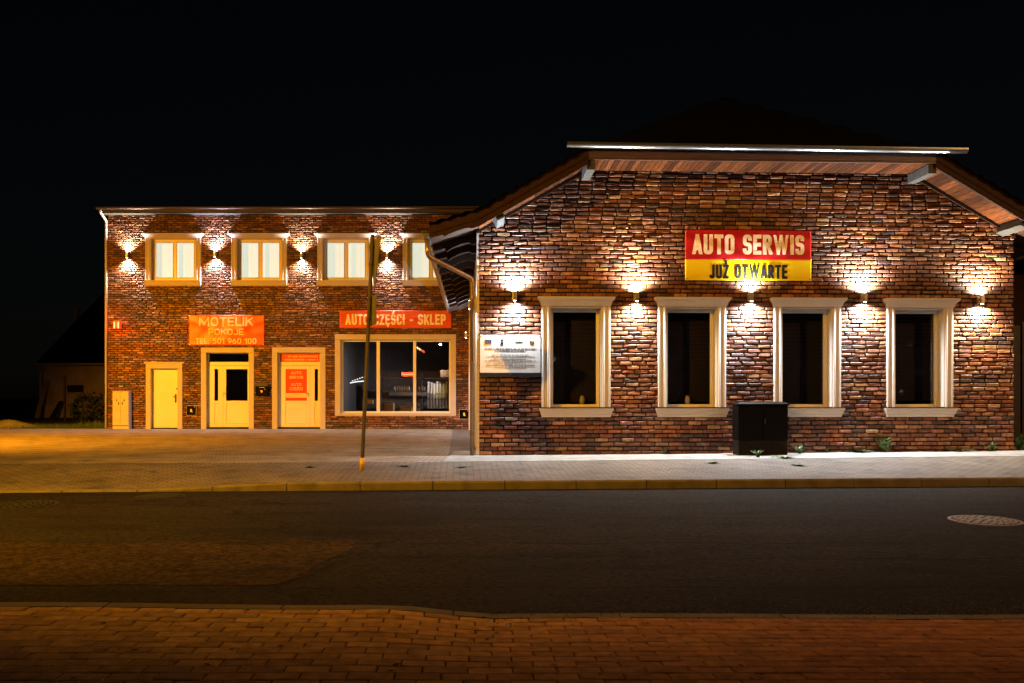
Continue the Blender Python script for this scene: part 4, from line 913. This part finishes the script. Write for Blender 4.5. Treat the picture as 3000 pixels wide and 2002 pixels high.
# ------------------------------------------------------------------ street lamps (they stand beside the picture)
def street_lamp(foot, head, label, col, power, aim, cone, blend=1.0):
    o = thing("street_lamp", label, "street lamp", foot, 0, "street lamps beside the road"); f = Vector(foot); h = Vector(head) - f
    MB().tube([(0, 0, -.3), (0, 0, 1.2), (0, 0, h.z-.5)], [.09, .08, .05], 12).build("mast", M["pole"], o, smooth=True)
    MB().tube(bent([(0, 0, h.z-.5), (0, 0, h.z+.12), tuple(h + Vector((0, 0, .12)))]), .035, 8).build("arm", M["pole"], o, smooth=True)
    MB().rings([(0, .14, .26, .26), (.05, .17, .30, .30), (.13, .08, .2, .2)]).build("head", M["lampbody"], o, loc=h + Vector((0, 0, .03)))
    MB().box(-.11, .11, -.2, .2, -.012, 0).build("lens", M["sodium"], o, loc=h + Vector((0, 0, .028)))
    light("lamp_light", 'SPOT', h - Vector((0, 0, .02)), power, col, o, target=Vector(aim) - Vector(head), spot_size=R(cone), spot_blend=blend, shadow_soft_size=.10)
street_lamp((-8.1, 3.9, -.15), STREET["left"], "sodium street lamp left of the near pavement beyond the picture", SODIUM, STREET_P["left"], (-.6, 14.5, .5), 118)
street_lamp((-17.6, 13.6, -.05), STREET["yard"], "sodium street lamp left of the forecourt beyond the picture", (1.0, .34, .006), STREET_P["yard"], (-13.2, 22.4, 0), 104)
street_lamp((16.9, 4.6, -.25), STREET["right"], "warm street lamp right of the near pavement beyond the picture", (1.0, .45, .14), STREET_P["right"], (6, 15, .5), 100)

# ------------------------------------------------------------------ street furniture
cb = thing("utility_cabinet", "black two door utility cabinet on a concrete base in front of the garage", "cabinet", gw(gpx(2236, 1338, -.62)[0], -.62, .03), TH)
w_ = .455
MB().box(-w_+.005, w_-.005, .01, .36, -.1, .27).build("plinth", M["concrete"], cb, bevel=.01)
MB().box(-w_, w_, 0, .37, .275, .90).build("body", M["black"], cb, bevel=.008)
MB().loft([[(-w_-.02, -.02, .90), (w_+.02, -.02, .90), (w_+.02, .39, .90), (-w_-.02, .39, .90)], [(-w_-.02, -.02, .93), (w_+.02, -.02, .93), (w_+.02, .39, .93), (-w_-.02, .39, .93)], [(-w_+.05, .04, .965), (w_-.05, .04, .965), (w_-.05, .33, .965), (-w_+.05, .33, .965)]]).build("lid", M["black"], cb)
for sx_ in (-1, 1):
    a, e = sorted((sx_*.006, sx_*(w_-.03))); MB().box(a, e, -.014, -.001, .30, .87).build("door", M["black"], cb, bevel=.004)
MB().box(.02, .04, -.03, -.014, .56, .66).build("handle", M["dark_frame"], cb)
rr = random.Random(2)
for k in range(9):
    x = -.4 + .1*k + rr.uniform(-.03, .03); z = rr.uniform(.1, .2); MB().box(x, x+.012, .004, .012, z, z+rr.uniform(.04, .08)).build("vent_slot", M["concrete"], cb)
# road sign
fy = 13.1; fp = Vector(((1060-1500)/F*fy, fy, -.05))
sg = thing("road_sign", "leaning steel pole with road sign plates seen nearly edge on at the pavement edge", "road sign", fp)
top_ = Vector((.165, .0, 3.62))
MB().tube([(0, 0, -.2), (0, 0, 0), tuple(top_)], .03, 12).build("pole", M["pole"], sg, smooth=True)
MB().tube([(0, 0, 0), tuple(top_*.055)], .036, 12).build("base_sleeve", M["rustyel"], sg, smooth=True)
ph_ = R(-69)
def plate(name, pts, zc, thick=.008):
    c_ = top_ * (zc/top_.z) + Vector((.045, 0, 0)); dx, dy = math.cos(ph_), math.sin(ph_)
    nv = Vector((-dy, dx, 0)) * thick
    o = MB().prism([c_ + Vector((dx*a, dy*a, z)) for a, z in pts], nv).build(name, M["signback"], sg); return o
def rtri(s, r=.06):
    V = [Vector((-s/2, .29*s)), Vector((s/2, .29*s)), Vector((0, -.577*s))]; out = []
    for i in range(3):
        p, a, c = V[i], V[i-1], V[(i+1) % 3]; d1, d2 = (a-p).normalized(), (c-p).normalized()
        for t in (0, .5, 1): out.append(tuple((p+d1*r)*(1-t)**2 + p*2*t*(1-t) + (p+d2*r)*t*t))
    return out
plate("yield_plate", rtri(.9), 3.28); plate("lower_plate", [(-.3, -.22), (.3, -.22), (.3, .22), (-.3, .22)], 2.45)
for z in (3.42, 3.15, 2.62, 2.3): MB().tube([tuple(top_*(z/top_.z)), tuple(top_*((z+.035)/top_.z))], .038, 12).build("clamp", M["pole"], sg)
# manholes
def manhole(label, px, py, r, group, mf, mc):
    p = road_pt(px, py, .004); sl = (ZRF-ZRN)/6.76
    o = thing("manhole_cover", label, "manhole cover", p, 0, group); o.rotation_euler = (math.atan(sl), 0, R(3.5))
    n = 40; ring = lambda ra, z: [(ra*math.cos(2*math.pi*k/n), ra*math.sin(2*math.pi*k/n), z) for k in range(n)]
    MB().loft([ring(r*1.12, -.02), ring(r*1.12, .003), ring(r*1.02, .006), ring(r*1.01, -.02)]).build("frame", mf, o)
    MB().loft([ring(r, -.02), ring(r, .003)]).build("cover", mc, o)
    for k, ra in enumerate((.9, .75, .6, .45, .3, .15)):
        b = MB(); m_ = max(6, int(26*ra))
        for q in range(m_):
            t = 2*math.pi*(q + .5*(k % 2))/m_; c_ = Vector((r*ra*math.cos(t), r*ra*math.sin(t), 0)); l = Vector((-math.sin(t), math.cos(t), 0))*(r*.055 + .01); u = Vector((math.cos(t), math.sin(t), 0))*.018
            b.prism([c_-l-u+Vector((0, 0, .003)), c_+l-u+Vector((0, 0, .003)), c_+l+u+Vector((0, 0, .003)), c_-l+u+Vector((0, 0, .003))], (0, 0, .008))
        b.build("raised_studs", mf, o)
    return o
manhole("pale cast iron manhole cover with studded rings on the right side of the road", 2886, 1526, .325, "manhole covers", M["iron"], M["iron_d"])
manhole("dark sunken manhole cover beside the far kerb on the left", 470, 1455, .27, "manhole covers", M["iron_d"], M["tar"])
manhole("worn dark manhole cover at the left edge of the road", 62, 1480, .36, "manhole covers", M["iron_d"], M["tar"])

# ------------------------------------------------------------------ far left background and right side
hs = thing("neighbour_house", "dim plastered single storey house with dark roof in the left background", "house", (0, 46, 0))
k = F/46; hx = lambda p: (p-1500)/k; hz = lambda y: CAMZ + (HOR-y)/k
MB().box(hx(127), hx(420), 0, 7, 0, hz(1068)).build("wall", M["house"], hs)
MB().loft([[(hx(118), -.4, hz(1068)), (hx(430), -.4, hz(1068)), (hx(430), 7.4, hz(1068)), (hx(118), 7.4, hz(1068))], [(hx(118), -.4, hz(1062)), (hx(430), -.4, hz(1062)), (hx(430), 7.4, hz(1062)), (hx(118), 7.4, hz(1062))], [(hx(220), 3.3, hz(832)), (hx(430), 3.3, hz(832)), (hx(430), 3.7, hz(832)), (hx(220), 3.7, hz(832))]]).build("roof", M["roof"], hs)
wd = MB().box(hx(198), hx(245), -.03, .02, hz(1150), hz(1129)).build("window", M["dark_frame"], hs)
MB().box(hx(194), hx(249), -.1, .02, hz(1154), hz(1150)).build("sill", M["house"], wd)
MB().tube([(hx(118), -.42, hz(1066)), (hx(122), -.1, hz(1080)), (hx(122), -.1, 0)], .07, 8).build("downpipe", M["cab"], hs)
gutter(hs, (hx(116), -.45, hz(1066)), (hx(430), -.45, hz(1066)), .08, 6, M["cab"])
MB().box(hx(163), hx(168), 2, 2.4, hz(960), hz(890)).build("chimney", M["house"], hs)
for px, t_, lab in ((190, 1103, "thin dark fence post in front of the far left house"), (308, 1100, "thin dark fence post close to the motel corner")):
    p = thing("fence_post", lab, "post", ((px-1500)/F*40, 40, 0), 0, "posts in the far yard"); z = CAMZ+(HOR-t_)*40/F
    MB().tube([(0, 0, -.2), (0, 0, z)], .05, 8).build("shaft", M["fence"], p); MB().cyl((0, 0, z), .06, .04, 'z', 8).build("cap", M["fence"], p)
for px0, px1, lab in ((100, 112, "long plank leaning on the far house downpipe"), (144, 150, "short dark plank leaning at the far house wall")):
    p = thing("leaning_plank", lab, "plank", ((px0-1500)/F*45.2, 45.2, 0), 0); MB().prism([(0, 0, 0), (.25, 0, 0), (.45, .6, 2.0 if px0 < 110 else .9), (.2, .6, 2.0 if px0 < 110 else .9)], (0, .04, 0)).build("board", M["card"] if px0 < 110 else M["fence"], p)
def leafy(name, label, cat, loc, rx, ry, rz, n, ls, mat, seed, stems=6, group=None):
    r_ = random.Random(seed); o = thing(name, label, cat, loc, 0, group); b = MB()
    for _ in range(n):
        t, u = r_.uniform(0, 6.28), r_.uniform(-1, 1); q = r_.uniform(.55, 1)**.6 * (1 + .25*math.sin(3*t+seed))
        c = Vector((rx*q*math.cos(t)*math.sqrt(1-u*u), ry*q*math.sin(t)*math.sqrt(1-u*u), rz + rz*q*u*.98)); 
        if c.z < .02: continue
        a = Vector((r_.gauss(0, 1), r_.gauss(0, 1), r_.gauss(0, 1))).normalized(); d_ = a.orthogonal().normalized(); l = ls*r_.uniform(.6, 1.4)
        b.poly([c - a*l, c + d_*l*.45, c + a*l, c - d_*l*.45])
    b.build("foliage", mat, o, recalc=False)
    s_ = MB()
    for k in range(stems):
        t = r_.uniform(0, 6.28); s_.tube([(0, 0, -.05), (rx*.3*math.cos(t), ry*.3*math.sin(t), rz*.7), (rx*.6*math.cos(t), ry*.6*math.sin(t), rz*1.4)], [.03, .02, .01], 5)
    s_.build("stem", M["rafter"], o); return o
leafy("dark_bush", "dark rounded bush in front of the far left house", "bush", ((262-1500)/F*37, 37, 0), .95, .6, .62, 900, .09, M["bush"], 1)
gr = MB(); rr = random.Random(6)
for _ in range(5200):
    X = rr.uniform(-19.5, -13.98); Y = 29.8 + 2.6*rr.random()**1.5; h = rr.uniform(.04, .16)*(1.7 if X > -15.4 else .9)*(1.4 if rr.random() < .1 else 1); t = rr.uniform(0, 6.28); dx, dy = math.cos(t), math.sin(t); l = rr.uniform(.0, .6)*h
    gr.poly([(X-dx*.008, Y-dy*.008, -.03), (X+dx*.008, Y+dy*.008, -.03), (X+dy*l, Y-dx*l, h)])
tag(gr.build("verge_grass", M["grass"], recalc=False), "rough green grass along the edge of the forecourt", "grass", kind="stuff")
sp = MB(); n = 14; rows = []
for a, hgt in ((1, 0), (.8, .10), (.5, .2), (.2, .27), (.04, .29)):
    rows.append([(-18.1 + 1.35*a*math.cos(2*math.pi*q/n)*(1+.1*math.sin(q*5)), 30.6 + .7*a*math.sin(2*math.pi*q/n), -.03 + hgt*(1+.15*math.sin(q*3+a*7))) for q in range(n)])
tag(sp.loft(rows).build("sand_heap", M["strip"], smooth=True), "low pale heap of sand at the left edge of the yard", "sand heap")
fc = thing("metal_fence", "tall black panel fence at the right end of the garage", "fence", (0, 0, 0))
for i in range(5): MB().box(10.35 + i*.62, 10.95 + i*.62, 18.3, 18.34, -.05, 2.62).build("panel", M["fence"], fc)
for i in range(6): MB().box(10.30 + i*.62, 10.345 + i*.62, 18.26, 18.30, -.05, 2.7).build("post", M["fence"], fc)
nb = thing("neighbour_block", "dim brown plastered building beyond the fence at the right edge", "building", (0, 0, 0))
MB().box(13.5, 22, 24, 31, -.05, 4.6).build("wall", M["neighbour"], nb)
MB().loft([[(13.2, 23.6, 4.6), (22.3, 23.6, 4.6), (22.3, 31.3, 4.6), (13.2, 31.3, 4.6)], [(13.2, 27, 6.8), (22.3, 27, 6.8), (22.3, 28, 6.8), (13.2, 28, 6.8)]]).build("roof", M["roof"], nb)

# ------------------------------------------------------------------ weeds, litter, grit
def weed(loc, h, n, seed, label, flat=False, mat="weed"):
    r_ = random.Random(seed); b = MB()
    o = None
    for _ in range(n):
        t = r_.uniform(0, 6.28); l = h*r_.uniform(.5, 1.1); w = l*r_.uniform(.05, .12) if not flat else l*.2; lean = r_.uniform(.25, .9) if not flat else r_.uniform(.8, 1.6)
        d_ = Vector((math.cos(t), math.sin(t), 0)); s_ = Vector((-d_.y, d_.x, 0)); k = 1.0 if not flat else .35
        p = [Vector((r_.uniform(-.2, .2)*h, r_.uniform(-.12, .12)*h, 0)) + d_*(l*lean*q*q) + Vector((0, 0, l*k*(q - .35*q*q*lean))) for q in (0, .35, .7, 1)]
        for i, (w0, w1) in enumerate(((.5, 1), (1, .8), (.8, .02))):
            b.poly([p[i]-s_*w*w0, p[i]+s_*w*w0, p[i+1]+s_*w*w1, p[i+1]-s_*w*w1])
    o = b.build("weed", M[mat], None, recalc=False, loc=loc); tag(o, label, "weed", "weeds in the paving"); return o
def ground_pt(px, py):
    Y = 14.0
    for _ in range(25):
        X = (px-1500)/F*Y; z = lerp(zk(X), zg(X), min(1, max(0, (Y - kf(X) - .15)/(backl(X) - kf(X) - .15)))); Y = F*(CAMZ-z)/(py-HOR)
    X = (px-1500)/F*Y; return Vector((X, Y, z))
WD = [(1945, 1331, .12, 22, 0, "small weed at the wall base below the second garage window"), (2220, 1341, .16, 30, 0, "weed growing at the left foot of the black utility cabinet"), (2272, 1341, .12, 24, 1, "low weed at the front foot of the black utility cabinet"),
      (2300, 1343, .16, 40, 1, "pale leafy weed at the right front corner of the utility cabinet"), (2330, 1329, .16, 24, 0, "thin weed behind the right side of the utility cabinet"), (2421, 1326, .10, 18, 0, "tiny weed at the wall under the third garage window"),
      (2513, 1326, .20, 44, 1, "spreading weed at the wall between third and fourth garage windows"), (2593, 1324, .26, 60, 0, "largest green weed tuft under the fourth garage window"), (2815, 1324, .18, 34, 1, "yellowish weed at the wall right of the fourth garage window"),
      (2905, 1324, .16, 30, 0, "small weed near the right corner of the garage"), (2988, 1320, .34, 70, 0, "tall weed tuft beyond the right corner of the garage"), (2090, 1358, .12, 40, 1, "flat dry weed in the pavement left of the utility cabinet"),
      (2338, 1364, .12, 40, 1, "flat weed in the pavement right of the utility cabinet"), (908, 1370, .10, 40, 1, "dark flat weed on the forecourt left of the leaning sign"), (1185, 1367, .11, 44, 1, "flat green weed on the pavement right of the leaning sign"), (1353, 1370, .10, 40, 1, "small weed tuft in the pavement before the garage corner")]
for i, (px, py, h, n, fl, lab) in enumerate(WD):
    p_ = ground_pt(px, py)
    if py < 1335 and px < 2960:
        s_ = gpx(px, 1330, -.09)[0]; p_ = gw(s_, -.09, 0); p_.z = zg(p_.x) + .004
        if "cabinet" in lab: p_ = gw(s_, -.3, 0); p_.z = zg(p_.x)
        h *= 1.25
    weed(p_, h, n, 40+i, lab, bool(fl))
rr = random.Random(77)
def leaf_obj(p, s, mat, label, group, rot):
    b = MB(); P = [(-1, 0, 0), (-.5, .38, .1), (.1, .5, .16), (.6, .3, .1), (1.1, 0, .05), (.6, -.3, .12), (.1, -.48, .2), (-.5, -.36, .1)]
    b.v = [(x*s, y*s, z*s) for x, y, z in P] + [(0, 0, .0)]; b.f = [(i, (i+1) % 8, 8) for i in range(8)]
    o = b.build("fallen_leaf", mat, None, recalc=False, loc=p, rotz=rot); tag(o, label, "leaf", group)
for i in range(44):
    py = rr.uniform(1800, 1995); px = rr.uniform(40, 2960) if i % 3 else rr.uniform(1300, 2960); Y = 4.5
    for _ in range(25):
        X = (px-1500)/F*Y; Y = F*(CAMZ-znear(X, Y))/(py-HOR)
    leaf_obj((X, Y, znear(X, Y)+.004), rr.uniform(.008, .022), M["dleaf"], "small dark fallen leaf scrap on the near brick pavement", "dark leaf scraps on the near pavement", rr.uniform(0, 6))
for px, py, s, lab in ((1622, 1952, .022, "yellow fallen leaf low in the picture centre of the near pavement"), (2190, 1912, .026, "long dry leaf on the right half of the near pavement"), (1200, 1910, .022, "reddish dry leaf on the middle of the near pavement")):
    Y = 4.5
    for _ in range(25):
        X = (px-1500)/F*Y; Y = F*(CAMZ-znear(X, Y))/(py-HOR)
    leaf_obj((X, Y, znear(X, Y)+.005), s, M["leaf"], lab, "dry leaves on the near pavement", rr.uniform(0, 6))
gv = MB()
for _ in range(2600):
    X = rr.uniform(-.1, 3.9); Y = kn(X) + rr.gauss(.10, .16); s = rr.uniform(.002, .008); z = zroad(Y, X) + .002 if Y > kn(X) else znear(X, Y) + .001
    c = Vector((X, Y, z)); q = [Vector((rr.uniform(.5, 1)*s*math.cos(t), rr.uniform(.5, 1)*s*math.sin(t), 0)) for t in (0, 2.1, 4.2)]
    n = len(gv.v); gv.v += [tuple(c+p) for p in q] + [tuple(c + Vector((0, 0, s*rr.uniform(.5, 1))))]; gv.f += [(n, n+1, n+3), (n+1, n+2, n+3), (n+2, n, n+3)]
tag(gv.build("roadside_grit", M["kerb"], recalc=False), "loose grit gathered along the near road edge", "grit", kind="stuff")

# ------------------------------------------------------------------ house across the road, behind the camera (unseen, added for its reflections in the panes)
hb = thing("house_across_road", "unseen house with a lit window added for reflections in the panes", "house", (2, -16, -.2))
MB().box(-14, 14, -8, 0, -.3, 5.5).build("wall", M["house"], hb)
MB().loft([[(-14.5, -8.5, 5.5), (14.5, -8.5, 5.5), (14.5, .6, 5.5), (-14.5, .6, 5.5)], [(-14.5, -4.5, 9), (14.5, -4.5, 9), (14.5, -3.5, 9), (-14.5, -3.5, 9)]]).build("roof", M["roof"], hb)
for x, z, m_ in ((-9, 1.2, "glow_yel"), (-3, 1.2, "dark_frame"), (3, 3.6, "dark_frame"), (5.5, 1.2, "dark_frame"), (9, 3.6, "dark_frame"), (-9, 3.6, "dark_frame")):
    w_ = MB().box(x, x+1.2, .0, .04, z, z+1.3).build("window", M["white"], hb); MB().box(x+.08, x+.57, .042, .05, z+.08, z+1.22).box(x+.63, x+1.12, .042, .05, z+.08, z+1.22).build("pane", M[m_], w_)

for px, py, m_, r_ in ((1622, 1053, "glow_white", .10), (2641, 1147, "glow_white", .07), (2668, 1010, "glow_yel", .05)):  # added glowing balls, placed to mirror as dots in the garage panes
    s_, z_ = gpx(px, py, .2); hit = gw(s_, .2, z_); d_ = (hit - cam.location).normalized(); d_ = d_ - GV*(2*d_.dot(GV)); t_ = (-15.6 - hit.y)/d_.y; p_ = hit + d_*t_ - Vector(hb.location)
    MB().loft([[(p_.x + r_*q*math.cos(a), p_.y + r_*q*math.sin(a), p_.z + h*r_) for a in [k_*math.pi/5 for k_ in range(10)]] for h, q in ((-1, .3), (-.5, .87), (0, 1), (.5, .87), (1, .3))]).build("reflection_ball", M[m_], hb, smooth=True)
